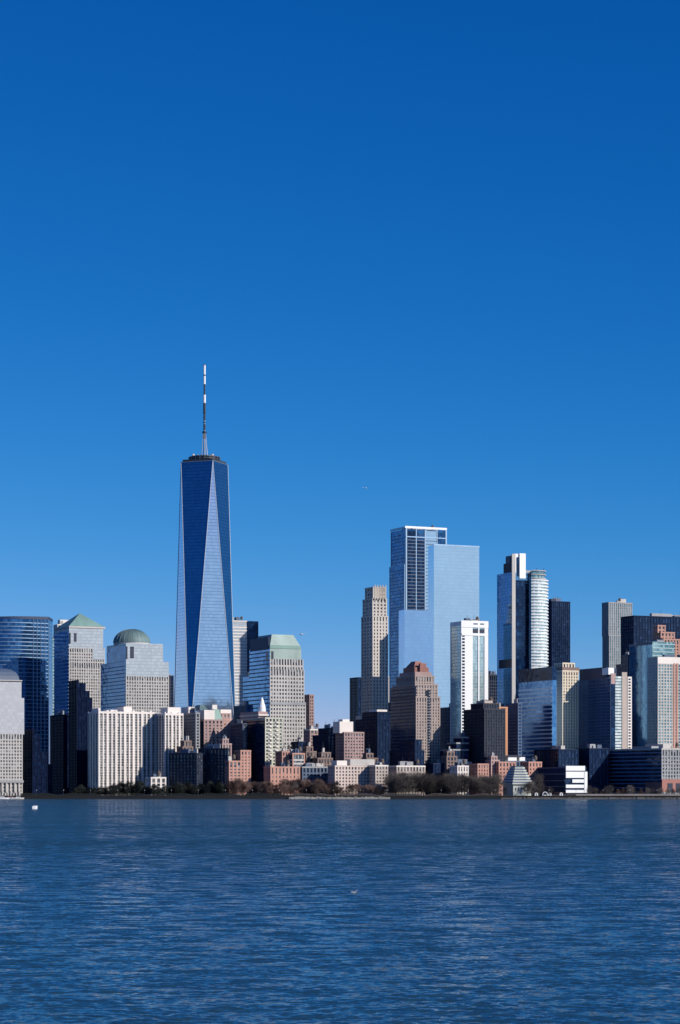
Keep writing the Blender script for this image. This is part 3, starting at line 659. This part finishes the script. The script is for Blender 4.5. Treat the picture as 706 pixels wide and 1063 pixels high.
# small irregular mid-rises packed between the large ones
mid = [(256, 262, 272, 776, 2560, 'rose brick mid rise between the ornate cream tower and the pink brick blocks', G_win, S_rose, [(784, 0, 1, 0, 1), (776, .2, 1, 0, .7)]),
       (314, 318, 328, 776, 2470, 'small brown brick mid rise above the low blue grey terrace', G_win, S_brown, [(781, 0, 1, 0, 1), (776, .1, .7, .1, .7)]),
       (326, 330, 345, 782, 2455, 'low brown brick mid rise with stepped roof behind the low blue grey terrace', G_win, S_brown, [(788, 0, 1, 0, 1), (782, .3, .9, .1, .7)]),
       (377, 381, 392, 783, 2450, 'dull brown mid rise right of the rose brick tower', G_dark, S_brown, [(788, 0, 1, 0, 1), (783, 0, .6, .1, .7)]),
       (459, 464, 474, 781, 2440, 'small brown mid rise at foot of the dark stepped block', G_dark, S_brown, [(786, 0, 1, 0, 1), (781, .1, .8, .1, .7)]),
       (506, 510, 518, 786, 2445, 'small dusky brick mid rise left of the pyramid hall', G_win, S_rose, [(790, 0, 1, 0, 1), (786, .1, .8, .1, .7)]),
       (184, 190, 200, 770, 2462, 'dusky brown mid rise behind the lower left dark block', G_win, S_brown, [(776, 0, 1, 0, 1), (770, .2, .9, .1, .7)]),
       (226, 231, 240, 768, 2455, 'red brown mid rise behind the dark block with pale windows', G_win, S_rose, [(773, 0, 1, 0, 1), (768, .1, .7, .1, .7)])]
for x0, xc, x1, tp, D, lb, gm_, cm_, tr_ in mid:
    tower('mid_rise', lb, x0, xc, x1, tp, D, gm_, cm_, 3.2, 1.6, 3.2, 1.4, clutter=1, tiers=tr_, lmin=12)
for x0, xc, x1, tp, D, lb in bg:
    tower('background_block', lb, x0, xc, x1, tp, D, G_dark, S_slate, 4, 1.4, 3.8, 1.2, clutter=2)

# =================================================================== shore
def struct(name, vs, fs, mat): return tag(mesh(name, vs, fs, mat), kind='structure')
def ground_mat():
    m, nt, b = newmat('city_ground'); g = N(nt, 'NewGeometry')
    n1 = N(nt, 'TexNoise'); n1.inputs['Scale'].default_value = .05; n1.inputs['Detail'].default_value = 8; L(nt, g.outputs[0], n1.inputs['Vector'])
    L(nt, mixc(nt, n1.outputs[0], (.010, .013, .012), (.035, .035, .032)), b.inputs['Base Color']); b.inputs['Roughness'].default_value = .95
    return m
GM = ground_mat()
struct('ground', [(-9000, SHORE + 3, LAND), (9000, SHORE + 3, LAND), (9000, 14000, LAND), (-9000, 14000, LAND)], [(0, 1, 2, 3)], GM)
struct('promenade', [(-1500, SHORE + 1, LAND + .05), (1500, SHORE + 1, LAND + .05), (1500, SHORE + 14, LAND + .05), (-1500, SHORE + 14, LAND + .05)], [(0, 1, 2, 3)], stone('promenade_paving', (.05, .05, .055), .2))
sw = MB().box(-9000, 9000, SHORE, SHORE + 3, -4, LAND - .05).build('sea_wall', stone('wet_stone_wall', (.008, .010, .014), .4)); tag(sw, 'dark stone sea wall along the whole waterfront', 'sea wall')
cp = MB().box(-9000, 9000, SHORE - .2, SHORE + 1.2, LAND - .05, LAND + .35).build('wall_coping', stone('coping_stone', (.03, .03, .034), .3), sw)
# pale rubble ledge in front of waterfront apartments and along the right bank
def ledge(name, label, px0, px1, mat, z=1.5):
    x0, x1 = PX(px0, SHORE), PX(px1, SHORE); m = MB(); r = random.Random(px0)
    x = x0
    while x < x1:
        w = r.uniform(1, 2.6); h = z * r.uniform(.7, 1.15)
        yb = SHORE - 3 - r.uniform(0, 1.2)
        m.prism([(x, yb), (x + w, yb - r.uniform(-.3, .3)), (x + w, SHORE - .02), (x, SHORE - .02)], -1, h, [(x + .2, yb + .8), (x + w - .2, yb + .7), (x + w, SHORE - .02), (x, SHORE - .02)])
        x += w * .97
    o = m.build(name, mat); tag(o, label, 'rocks')
ledge('rock_bank', 'pale rubble bank below the pinkish white waterfront apartments', 300, 404, stone('pale_rock', (.36, .34, .30), .4), 2.3)
ledge('rock_bank', 'long grey rubble bank along the right hand shore', 520, 760, stone('grey_rock', (.13, .12, .11), .4), 1.7)
tr = MB().box(PX(598, 2358), PX(760, 2358), 2358, 2364, LAND - .5, LAND + 2.0).build('terrace_wall', stone('terrace_stone', (.30, .27, .25), .3)); tag(tr, 'low pale terrace wall along the right hand promenade', 'wall')
# railing
x = -340
m = MB()
rail = MB().tube((PX(-40, SHORE), SHORE + .8, LAND + 1.4), (PX(760, SHORE), SHORE + .8, LAND + 1.4), .06, .06, 4).build('railing', S_dm); tag(rail, 'thin dark metal railing along the promenade edge', 'railing')
tag_mb = MB()
for k in range(380): tag_mb.box(PX(-40, SHORE) + k * 2, PX(-40, SHORE) + k * 2 + .08, SHORE + .76, SHORE + .84, LAND + .3, LAND + 1.4)
pst = tag_mb.build('baluster', S_dm, rail); pst['kind'] = 'stuff'

# lamp posts
def copy_tree(o, parent=None):
    c_ = o.copy(); COL.objects.link(c_); c_.parent = parent
    for ch in list(o.children): copy_tree(ch, c_)
    return c_
lp = empty('street_lamp', (0, 0, 0), 0, 'slim dark lamp post on the waterfront promenade', 'street lamp', 'lamp posts along the promenade')
MB().tube((0, 0, 0), (0, 0, 5.2), .13, .08, 6).build('pole', S_dm, lp)
MB().lathe(0, 0, [(.12, 5.2), (.34, 5.35), (.38, 5.8), (.1, 6.05)], 10).build('lantern', S_pale, lp)
for k in range(26):
    o = lp if k == 0 else copy_tree(lp)
    o.location = (PX(10 + 28 * k, SHORE + 9), SHORE + 9, LAND + .05)

# white arched kiosk by the water
root = empty('arched_kiosk', (PX(566, 2362), 2362, LAND + .05), 0, 'small white arched kiosk at the water edge right of the pyramid hall', 'kiosk')
m = MB()
for i in range(12):
    a0, a1 = math.pi * i / 12, math.pi * (i + 1) / 12
    pts = [(2.6 * math.cos(a0), 2.6 * math.sin(a0)), (2.6 * math.cos(a1), 2.6 * math.sin(a1)), (1.9 * math.cos(a1), 1.9 * math.sin(a1)), (1.9 * math.cos(a0), 1.9 * math.sin(a0))]
    n = len(m.v); m.v += [(p[0], 0, 1.6 + p[1]) for p in pts] + [(p[0], 3, 1.6 + p[1]) for p in pts]; m.f += [tuple(i_ + n for i_ in f_) for f_ in BF]
m.box(-2.6, -1.9, 0, 3, 0, 1.6).box(1.9, 2.6, 0, 3, 0, 1.6).build('arch_shell', S_wm, root)
box('dark_back', -1.9, 1.9, 2.2, 2.4, 0, 2.8, S_slate, root); box('counter', -1.2, 1.2, .3, .8, 0, 1.1, S_white, root)
# tent-like white marquees, distant vans along shore
for i, (px, lb) in enumerate(((557, 'small white cube cabin left of the arched kiosk'), (571, 'small white cabin close right of the arched kiosk'), (583, 'white cabin in front of the navy glass block'))):
    r_ = empty('cabin', (PX(px, 2372), 2372 + i, LAND), .2, lb, 'cabin')
    MB().box(-1.6, 1.6, 0, 3, 0, 2.4).build('cabin_wall', S_wm, r_); MB().prism([(-1.9, -.3), (1.9, -.3), (1.9, 3.3), (-1.9, 3.3)], 2.4, 3.4, [(-.6, 1), (.6, 1), (.6, 2), (-.6, 2)]).build('roof', S_pale, r_)
    box('door', -.5, .5, -.06, .1, 0, 2, S_slate, r_)
# moored yachts at left edge
def yacht(px, D, ln, label, hullm, rz=0.1, z=0, group=None, cabin=S_wm):
    r_ = empty('motor_yacht', (PX(px, D), D, z), rz, label, 'boat', group)
    n = 9; v = []; f = []
    for lev, (k, zz) in enumerate(((.72, -.3), (.92, .5), (1.0, 1.25))):
        for i in range(n):
            t = i / (n - 1); w = ln * .13 * k * (1 - max(0, (t - .45) / .55) ** 2 * .97)
            v.append((-ln / 2 * (.96 if lev == 0 else 1) + ln * t * (.92 if lev == 0 else .96 if lev == 1 else 1), -w, zz + .25 * t * lev * .6))
        for i in reversed(range(n)):
            t = i / (n - 1); w = ln * .13 * k * (1 - max(0, (t - .45) / .55) ** 2 * .97)
            v.append((-ln / 2 * (.96 if lev == 0 else 1) + ln * t * (.92 if lev == 0 else .96 if lev == 1 else 1), w, zz + .25 * t * lev * .6))
    q = 2 * n
    for lev in range(2):
        for i in range(q): j = (i + 1) % q; f.append((lev * q + i, lev * q + j, (lev + 1) * q + j, (lev + 1) * q + i))
    f.append(tuple(range(2 * q, 3 * q))); f.append(tuple(range(q))[::-1])
    mesh('hull', v, f, hullm, r_)
    s = ln / 12
    MB().prism([(-4 * s, -1.1 * s), (2.2 * s, -1.1 * s), (2.2 * s, 1.1 * s), (-4 * s, 1.1 * s)], 1.2, 1.2 + 1.2 * s, [(-3.8 * s, -.9 * s), (1 * s, -.9 * s), (1 * s, .9 * s), (-3.8 * s, .9 * s)]).build('cabin', cabin, r_)
    box('windscreen', -3 * s, .9 * s, -1.12 * s, 1.12 * s, 1.2 + .4 * s, 1.2 + .8 * s, S_dark, r_)
    MB().tube((-1.5 * s, 0, 1.2 + 1.2 * s), (-1.5 * s, 0, 1.2 + 3.2 * s), .07, .04, 5).build('mast', S_wm, r_)
    return r_
yacht(3, 2340, 13, 'white moored yacht at far left of the shore', S_wm, .1)
yacht(12, 2342, 11, 'white moored boat with salmon coloured cabin near left edge', S_wm, -.15, cabin=S_pink)
yacht(20, 2338, 10, 'pale moored boat right of the salmon cabined one', S_pale, .2)
yacht(36.3, 1055, 2.3, 'small lone white motorboat on open water at left', S_wm, .05)

# seabird afloat
r_ = tag(empty('seabird', (PX(367.5, 187), 187, 0.02), .4), 'pale grey seabird floating alone on the open water', 'bird')
def skin_body(name, pts, radii, mat, parent, edges=None):
    m = MB()
    for i in range(len(pts) - 1): m.tube(pts[i], pts[i + 1], radii[i], radii[i + 1], 10)
    return m.build(name, mat, parent, smooth=True)
S_gull = stone('grey_feathers', (.20, .23, .26), .2)
skin_body('body', [(-.30, 0, .12), (-.2, 0, .09), (-.05, 0, .07), (.08, 0, .08), (.16, 0, .13), (.19, 0, .20), (.21, 0, .25), (.25, 0, .27), (.28, 0, .265)], [.01, .05, .085, .085, .05, .035, .042, .038, .012], S_gull, r_)
skin_body('bill', [(.275, 0, .262), (.34, 0, .25)], [.014, .004], S_orange, r_)
for sgn in (-1, 1):
    mesh('wing', [(.08, .06 * sgn, .15), (-.1, .085 * sgn, .14), (-.33, .02 * sgn, .13), (-.1, .03 * sgn, .17)], [(0, 1, 2, 3)], S_grey, r_)

# helicopters
def heli(px, py, D, s, rz, label, body):
    r_ = empty('helicopter', (PX(px, D), D, PZ(py, D)), rz, label, 'helicopter', None); r_.scale = (s, s, s)
    m = MB(); m.v, m.f = [], []
    prof = [(-3.2, .15, 1.3), (-2.5, .8, .95), (-1.2, 1.15, .9), (.6, 1.2, 1.0), (2.0, .8, 1.15), (2.9, .28, 1.3)]
    n = 12
    for x, r, zc in prof:
        for i in range(n): t = 2 * math.pi * i / n; m.v.append((-x, .8 * r * math.cos(t), zc + .95 * r * math.sin(t)))
    for a in range(len(prof) - 1):
        for i in range(n): j = (i + 1) % n; m.f.append((a * n + i, a * n + j, (a + 1) * n + j, (a + 1) * n + i))
    m.build('fuselage', body, r_, smooth=True)
    MB().tube((-2, 0, 1.35), (-7.4, 0, 1.75), .32, .14, 8).build('tail_boom', body, r_)
    MB().prism([(-7.8, -.06), (-7.0, -.06), (-7.0, .06), (-7.8, .06)], 1.2, 3.0, [(-8.2, -.05), (-7.7, -.05), (-7.7, .05), (-8.2, .05)]).build('tail_fin', body, r_)
    MB().tube((0, 0, 1.9), (0, 0, 2.7), .16, .14, 8).build('rotor_mast', S_dm, r_)
    for k in range(4):
        o = MB().box(.2, 5.4, -.13, .13, 2.62, 2.68).build('rotor_blade', S_dm, r_); o.rotation_euler = (0, 0, R(90 * k + 25))
    for sy in (-1, 1): MB().tube((-1.9, sy * .95, -.35), (2.1, sy * .95, -.35), .08, .08, 6).tube((-.9, sy * .95, -.35), (-.9, sy * .5, .35), .06, .06, 5).tube((1.0, sy * .95, -.35), (1.0, sy * .5, .35), .06, .06, 5).build('skid', S_dm, r_)
    MB().lathe(0, 0, [(.3, -.2), (.5, 0), (.3, .2)], 8).build('nose_window', S_dark, r_).location = (2.1, 0, 1.35)
heli(380, 507, 5200, 1.0, .5, 'tiny helicopter high in the open sky above centre', S_steel)
heli(313, 659, 4200, 1.05, math.pi - .2, 'small pale helicopter low in the sky right of the green roofed tower', S_wm)

# =================================================================== trees
def foliage_mat(name, c0, c1):
    m, nt, b = newmat(name); g = N(nt, 'NewGeometry'); oi = N(nt, 'ObjectInfo')
    n1 = N(nt, 'TexNoise'); n1.inputs['Scale'].default_value = .35; n1.inputs['Detail'].default_value = 3; L(nt, g.outputs[0], n1.inputs['Vector'])
    f = math_(nt, 'ADD', math_(nt, 'MULTIPLY', n1.outputs[0], .8), math_(nt, 'MULTIPLY', oi.outputs['Random'], .4))
    L(nt, mixc(nt, f, c0, c1), b.inputs['Base Color']); b.inputs['Roughness'].default_value = .9
    return m
M_twig = foliage_mat('bare_twigs', (.034, .030, .030), (.14, .118, .105))
M_red = foliage_mat('reddish_twigs', (.045, .028, .025), (.17, .105, .085))
M_green = foliage_mat('shade_darkened_needles', (.003, .006, .007), (.014, .020, .016))  # needle colour lowered to hold the shade on the left bank
M_bark = stone('tree_bark', (.07, .055, .045), .3)
def tree_proto(name, seed, h, w, twigs, kind):
    r = random.Random(seed); m = MB(); v = []; f = []
    th = h * .3
    m.tube((0, 0, -.3), (r.uniform(-.2, .2), 0, th), h * .022, h * .016, 6)
    m.tube((0, 0, th), (r.uniform(-.6, .6), r.uniform(-.6, .6), h * .8), h * .014, h * .004, 5)
    # leaf or twig clumps spread through an uneven crown, each on its own limb
    clumps = []
    for _ in range(34 if kind != 'cone' else 44):
        if kind == 'cone':
            t = r.random() ** .8; z = h * (.14 + .84 * t); rr = w * .5 * (1.02 - t) * r.uniform(.35, 1)
        else:
            t = r.uniform(-1, 1); z = h * (.58 + .36 * t); rr = w * .5 * math.sqrt(max(.05, 1 - t * t * .9)) * r.uniform(.25, 1.0)
        a = r.uniform(0, 6.283); c_ = Vector((rr * math.cos(a), rr * math.sin(a), z)); s_ = h * r.uniform(.05, .10)
        clumps.append((c_, s_))
        q = Vector((0, 0, max(th * .8, z - rr * r.uniform(.8, 1.4))))
        mid = q.lerp(c_, .5) + Vector((0, 0, -.05 * h)); m.tube(q, mid, h * .008, h * .005, 4); m.tube(mid, c_, h * .005, h * .002, 4)
    for _ in range(twigs):
        c_, s_ = r.choice(clumps)
        p = c_ + Vector((r.gauss(0, s_), r.gauss(0, s_), r.gauss(0, s_ * .9)))
        if p.z < h * .08: continue
        d = (Vector((r.gauss(0, .7), r.gauss(0, .7), r.gauss(.5, .7))) + (p - Vector((0, 0, h * .35))).normalized() * .8).normalized()
        s = d.orthogonal().normalized()
        ln = r.uniform(.6, 1.5); wd = r.uniform(.05, .11)
        if kind == 'bushy': ln *= .6; wd = r.uniform(.16, .34)
        n = len(v); v += [tuple(p - s * wd), tuple(p + s * wd), tuple(p + d * ln)]; f.append((n, n + 1, n + 2))
    return m, v, f
protos = {}
def proto(key, seed, h, w, twigs, kind, mat, name, label, group):
    o = empty(name, (0, -500, 0), 0, label, 'tree', group)
    m, v, f = tree_proto(name, seed, h, w, twigs, kind)
    m.build('trunk', M_bark, o); mesh('crown', v, f, mat, o)
    protos[key] = [o, False]
for i in range(3): proto('bare%d' % i, 11 + i, 18, 13, 3800, 'bare', M_twig, 'bare_tree', 'bare brown', 'x')
for i in range(2): proto('red%d' % i, 21 + i, 13, 10, 3000, 'bare', M_red, 'bare_tree', 'bare reddish', 'x')
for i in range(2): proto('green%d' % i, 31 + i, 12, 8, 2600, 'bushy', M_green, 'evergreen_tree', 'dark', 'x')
proto('cone0', 41, 17, 11, 3000, 'cone', M_twig, 'bare_tree', 'cone', 'x')
def plant(key, px, D, s, label, group):
    o, used = protos[key]
    if used: o = copy_tree(o)
    else: protos[key][1] = True
    o.location = (PX(px, D), D, LAND); o.rotation_euler = (0, 0, random.uniform(0, 6.28)); o.scale = (s * random.uniform(.95, 1.2), s * random.uniform(.95, 1.2), s)
    tag(o, label, 'tree', group); return o
rt = random.Random(5)
px = 405
while px < 452:
    plant('bare%d' % rt.randrange(3), px, rt.uniform(2368, 2388), rt.uniform(1.05, 1.3), 'bare brown tree in the thick clump below the beige stepped tower', 'bare trees in the clump below the beige stepped tower'); px += rt.uniform(2.2, 3.6)
while px < 517:
    plant('bare%d' % rt.randrange(3), px, rt.uniform(2368, 2388), rt.uniform(.9, 1.2), 'bare brown tree in the clump left of the pyramid hall', 'bare trees in the clump left of the pyramid hall'); px += rt.uniform(2.4, 4)
px = 236
while px < 350:
    k = 'red%d' % rt.randrange(2) if rt.random() < .6 else 'bare%d' % rt.randrange(3)
    if k[0] == 'r': plant(k, px, rt.uniform(2369, 2385), rt.uniform(.75, 1.25), 'bare reddish tree between the pink brick blocks and the waterfront apartments', 'reddish bare trees in front of the pink brick blocks')
    else: plant(k, px, rt.uniform(2369, 2385), rt.uniform(.5, .85), 'bare grey brown tree between the pink brick blocks and the waterfront apartments', 'grey brown bare trees in front of the pink brick blocks')
    px += rt.uniform(2.4, 4.5)
px = 350
while px < 404:
    plant('red%d' % rt.randrange(2), px, rt.uniform(2369, 2380), rt.uniform(.5, .95), 'small bare tree in front of the pinkish white waterfront apartments', 'small bare trees before the waterfront apartments'); px += rt.uniform(4, 7)
px = 76
while px < 236:
    s = rt.uniform(.6, 1.0) * (1.25 if 118 < px < 150 or 176 < px < 236 else .9)
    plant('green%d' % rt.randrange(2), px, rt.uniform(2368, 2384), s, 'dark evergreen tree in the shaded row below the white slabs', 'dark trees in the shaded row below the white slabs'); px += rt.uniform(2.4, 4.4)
for px in (559.5,): plant('cone0', px, 2378, 1.15, 'pointed dark brown tree right of the pyramid hall', None)
px = 520
for px, s in ((524, .45), (548, .7), (552, .8), (571, .5)): plant('bare%d' % rt.randrange(3), px, 2374, s, 'small bare tree close to the pyramid hall', 'small bare trees around the pyramid hall')
px = 612
while px < 712:
    plant('bare%d' % rt.randrange(3) if rt.random() < .6 else 'red0', px, rt.uniform(2372, 2395), rt.uniform(.35, .62), 'small bare tree on the promenade before the long low building', 'small bare trees before the long low building'); px += rt.uniform(4, 8)
# low hedge strip
def hedge(px0, px1, D, h, mat, label):
    r = random.Random(px0); v = []; f = []
    for _ in range(int((px1 - px0) * 90)):
        x = PX(r.uniform(px0, px1), D); hh = h * (.6 + .4 * math.sin(x * .21) * math.sin(x * .07 + 2))
        p = Vector((x, D + r.uniform(-1.5, 1.5), LAND + r.random() * hh)); d = Vector((r.gauss(0, 1), r.gauss(0, 1), r.gauss(0, 1))).normalized(); s = d.orthogonal().normalized()
        n = len(v); v += [tuple(p - s * .2), tuple(p + s * .2), tuple(p + d * .6)]; f.append((n, n + 1, n + 2))
    o = mesh('shrubbery', v, f, mat); tag(o, label, 'shrubbery', kind='stuff')
hedge(22, 300, 2366, 3.4, M_green, 'dark green shrubbery along the shaded left promenade')
hedge(300, 520, 2366, 3.0, M_twig, 'brown undergrowth below the bare trees at centre')
hedge(572, 706, 2392, 2.4, M_twig, 'thin brown undergrowth along the right promenade')

# =================================================================== water
def water_mat():
    m, nt, b = newmat('river_water'); g = N(nt, 'NewGeometry')
    b.inputs['IOR'].default_value = 1.333; b.inputs['Specular Tint'].default_value = (.7, .92, 1, 1)
    def noise(sc, sx, sy, det, rough=.55):
        mp = N(nt, 'Mapping'); mp.inputs[3].default_value = (sx, sy, 1); mp.inputs[2].default_value = (0, 0, R(8)); L(nt, g.outputs[0], mp.inputs[0])
        n = N(nt, 'TexNoise'); n.inputs['Scale'].default_value = sc; n.inputs['Detail'].default_value = det; n.inputs['Roughness'].default_value = rough
        L(nt, mp.outputs[0], n.inputs['Vector']); return n.outputs[0]
    n3 = noise(.02, .5, 1, 3); n4 = noise(.006, .3, 1, 2)
    def ncol(sc, sx, sy, det):
        mp = N(nt, 'Mapping'); mp.inputs[3].default_value = (sx, sy, 1); L(nt, g.outputs[0], mp.inputs[0])
        n = N(nt, 'TexNoise'); n.inputs['Scale'].default_value = sc; n.inputs['Detail'].default_value = det; n.inputs['Roughness'].default_value = .6
        L(nt, mp.outputs[0], n.inputs['Vector'])
        s1 = N(nt, 'VectorMath', operation='SUBTRACT'); s1.inputs[1].default_value = (.5, .5, .5); L(nt, n.outputs[1], s1.inputs[0]); return s1.outputs[0]
    # ripple slopes, stronger inside wind patches
    ad = N(nt, 'VectorMath', operation='ADD'); L(nt, ncol(4.2, .8, 1, 3), ad.inputs[0]); L(nt, ncol(.7, .6, 1, 2), ad.inputs[1])
    wp = N(nt, 'MapRange'); wp.inputs[1].default_value = .4; wp.inputs[2].default_value = .6; wp.inputs[3].default_value = SLOPE * .6; wp.inputs[4].default_value = SLOPE * 1.25
    L(nt, math_(nt, 'ADD', math_(nt, 'MULTIPLY', n3, .5), math_(nt, 'MULTIPLY', n4, .5)), wp.inputs[0])
    sc_ = N(nt, 'VectorMath', operation='SCALE'); L(nt, ad.outputs[0], sc_.inputs[0]); sy_ = N(nt, 'SeparateXYZ'); L(nt, g.outputs[0], sy_.inputs[0])
    # beyond the modelled wave patch the unresolved chop is carried by the slopes alone
    lod = N(nt, 'MapRange'); lod.inputs[1].default_value = 150; lod.inputs[2].default_value = 760; lod.inputs[3].default_value = 1; lod.inputs[4].default_value = 3.0; L(nt, sy_.outputs[1], lod.inputs[0])
    L(nt, math_(nt, 'MULTIPLY', wp.outputs[0], lod.outputs[0]), sc_.inputs['Scale'])
    fl0 = N(nt, 'VectorMath', operation='MULTIPLY'); fl0.inputs[1].default_value = (1, 1, 0); L(nt, sc_.outputs[0], fl0.inputs[0])
    # normals lean to the viewer with distance, dimming reflections of the shore
    bi = N(nt, 'MapRange'); bi.inputs[1].default_value = 70; bi.inputs[2].default_value = 400; bi.inputs[3].default_value = .03; bi.inputs[4].default_value = .27; L(nt, sy_.outputs[1], bi.inputs[0])
    cb = N(nt, 'CombineXYZ'); L(nt, math_(nt, 'MULTIPLY', bi.outputs[0], -1), cb.inputs[1])
    fl = N(nt, 'VectorMath', operation='ADD'); L(nt, fl0.outputs[0], fl.inputs[0]); L(nt, cb.outputs[0], fl.inputs[1])
    a2 = N(nt, 'VectorMath', operation='ADD'); L(nt, g.outputs['Normal'], a2.inputs[0]); L(nt, fl.outputs[0], a2.inputs[1])
    no = N(nt, 'VectorMath', operation='NORMALIZE'); L(nt, a2.outputs[0], no.inputs[0]); L(nt, no.outputs[0], b.inputs['Normal'])
    patch = math_(nt, 'ADD', math_(nt, 'MULTIPLY', n3, .6), math_(nt, 'MULTIPLY', n4, .4))
    mr = N(nt, 'MapRange'); mr.inputs[1].default_value = .38; mr.inputs[2].default_value = .62; L(nt, patch, mr.inputs[0])
    L(nt, mixc(nt, mr.outputs[0], (.017, .049, .064), (.012, .053, .096)), b.inputs['Base Color'])
    b.inputs['Roughness'].default_value = .12
    return m
SLOPE = .9
WM = water_mat()
# near water: real wave surface, denser close to the viewer; beyond it one flat sheet to the horizon
YN0, YN1, XW = 60.0, 760.0, 0.19
rows, cols = 1600, 720
ys = YN0 * (YN1 / YN0) ** (np.linspace(0, 1, rows))
us = np.linspace(-1, 1, cols)
Yg, Ug = np.meshgrid(ys, us, indexing='ij'); Xg = Ug * (Yg * XW + 12)
rng = np.random.default_rng(4); Zg = np.zeros_like(Xg)
for i in range(90):
    lam = 0.35 * (1.15 / 0.35) ** rng.random() if i < 84 else rng.uniform(3, 7); k = 2 * math.pi / lam
    th_ = R(82) + rng.normal(0, .85)
    amp = .0045 * lam ** 0.9 * (1 if i < 84 else .45)
    fade = np.clip(1.2 - Yg / (lam * 190), 0, 1)
    ph = k * (Xg * math.cos(th_) + Yg * math.sin(th_)) + rng.random() * 6.28
    Zg += amp * fade * (np.sin(ph) + .22 * np.cos(2 * ph))
edge = np.clip((YN1 - Yg) / 200, 0, 1) * np.clip((Yg - YN0) / 8, 0, 1) * np.clip((1 - np.abs(Ug)) * 12, 0, 1)
Zg = Zg * edge
me = bpy.data.meshes.new('river_water')
co = np.stack([Xg, Yg, Zg], -1).reshape(-1, 3)
idx = np.arange(rows * cols).reshape(rows, cols)
fa = np.stack([idx[:-1, :-1], idx[:-1, 1:], idx[1:, 1:], idx[1:, :-1]], -1).reshape(-1, 4)
# flat remainder joined round the wave patch
nv = len(co)
def P(u, y): return (u * (y * XW + 12), y, 0)
extra = [(-9000, -400, 0), (9000, -400, 0), (9000, YN0, 0), (-9000, YN0, 0), (-9000, YN1, 0), (9000, YN1, 0), (9000, 16000, 0), (-9000, 16000, 0)]
co = np.concatenate([co, np.array(extra)])
c00, c01, c10, c11 = idx[0, 0], idx[0, -1], idx[-1, 0], idx[-1, -1]
ex = [(nv, nv + 1, nv + 2, c01), (nv, c01, c00, nv + 3), (c00, c10, nv + 4, nv + 3), (nv + 2, nv + 5, c11, c01), (nv + 4, c10, c11, nv + 5), (nv + 4, nv + 5, nv + 6, nv + 7)]
fa = np.concatenate([fa, np.array(ex)])
me.vertices.add(len(co)); me.vertices.foreach_set('co', co.astype(np.float32).ravel())
me.loops.add(fa.size); me.loops.foreach_set('vertex_index', fa.ravel().astype(np.int32))
me.polygons.add(len(fa)); me.polygons.foreach_set('loop_start', (np.arange(len(fa)) * 4).astype(np.int32)); me.polygons.foreach_set('loop_total', np.full(len(fa), 4, np.int32))
me.update(calc_edges=True); me.validate()
me.polygons.foreach_set('use_smooth', np.ones(len(me.polygons), dtype=bool))
me.materials.append(WM)
wo = bpy.data.objects.new('river_water', me); COL.objects.link(wo); tag(wo, kind='structure')

# =================================================================== sky, sun, camera
SUN_EL, SUN_AZ = R(28.5), R(120)          # azimuth clockwise from +Y
w = bpy.data.worlds.new('World'); scn.world = w; w.use_nodes = True
nt = w.node_tree; nt.nodes.clear()
out = nt.nodes.new('ShaderNodeOutputWorld'); bg_ = nt.nodes.new('ShaderNodeBackground'); sky = nt.nodes.new('ShaderNodeTexSky')
sky.sky_type = 'NISHITA'; sky.sun_disc = False; sky.sun_elevation = SUN_EL; sky.sun_rotation = SUN_AZ
sky.air_density = 0.6; sky.dust_density = 0.2; sky.ozone_density = 1.0; sky.altitude = 0
SKYG = ((4.1, 2.97), (.965, 1.2), (1.15, .80))   # colour response of the photographed sky
SKS = 0.08
sep = N(nt, 'SeparateColor'); cmb = N(nt, 'CombineColor'); L(nt, sky.outputs[0], sep.inputs[0])
for i, (a, g) in enumerate(SKYG):
    L(nt, math_(nt, 'MULTIPLY', math_(nt, 'MINIMUM', math_(nt, 'MULTIPLY', math_(nt, 'POWER', math_(nt, 'MULTIPLY', sep.outputs[i], SKS), g), a), (.40, .62, .86)[i]), 1 / SKS), cmb.inputs[i])
L(nt, cmb.outputs[0], bg_.inputs[0]); bg_.inputs[1].default_value = 0.08; L(nt, bg_.outputs[0], out.inputs[0])
sd = bpy.data.lights.new('sun', 'SUN'); sd.energy = 4.9; sd.angle = R(.5); sd.color = (1, .945, .88)
so = bpy.data.objects.new('sun', sd); COL.objects.link(so)
d = Vector((math.sin(SUN_AZ) * math.cos(SUN_EL), math.cos(SUN_AZ) * math.cos(SUN_EL), math.sin(SUN_EL)))
so.rotation_euler = d.to_track_quat('Z', 'Y').to_euler(); so.location = (300, -300, 300)
cd = bpy.data.cameras.new('camera'); cam = bpy.data.objects.new('camera', cd); COL.objects.link(cam)
cam.location = (0, 0, CAMZ); cam.rotation_euler = (R(90), 0, 0)
cd.sensor_fit = 'VERTICAL'; cd.sensor_height = 24; cd.lens = 24 * F / 1063
cd.shift_y = (HY - 1063 / 2) / 1063
cd.clip_start = 1; cd.clip_end = 40000
scn.camera = cam
scn.view_settings.view_transform = 'Standard'; scn.view_settings.look = 'None'; scn.view_settings.exposure = 0; scn.view_settings.gamma = 1
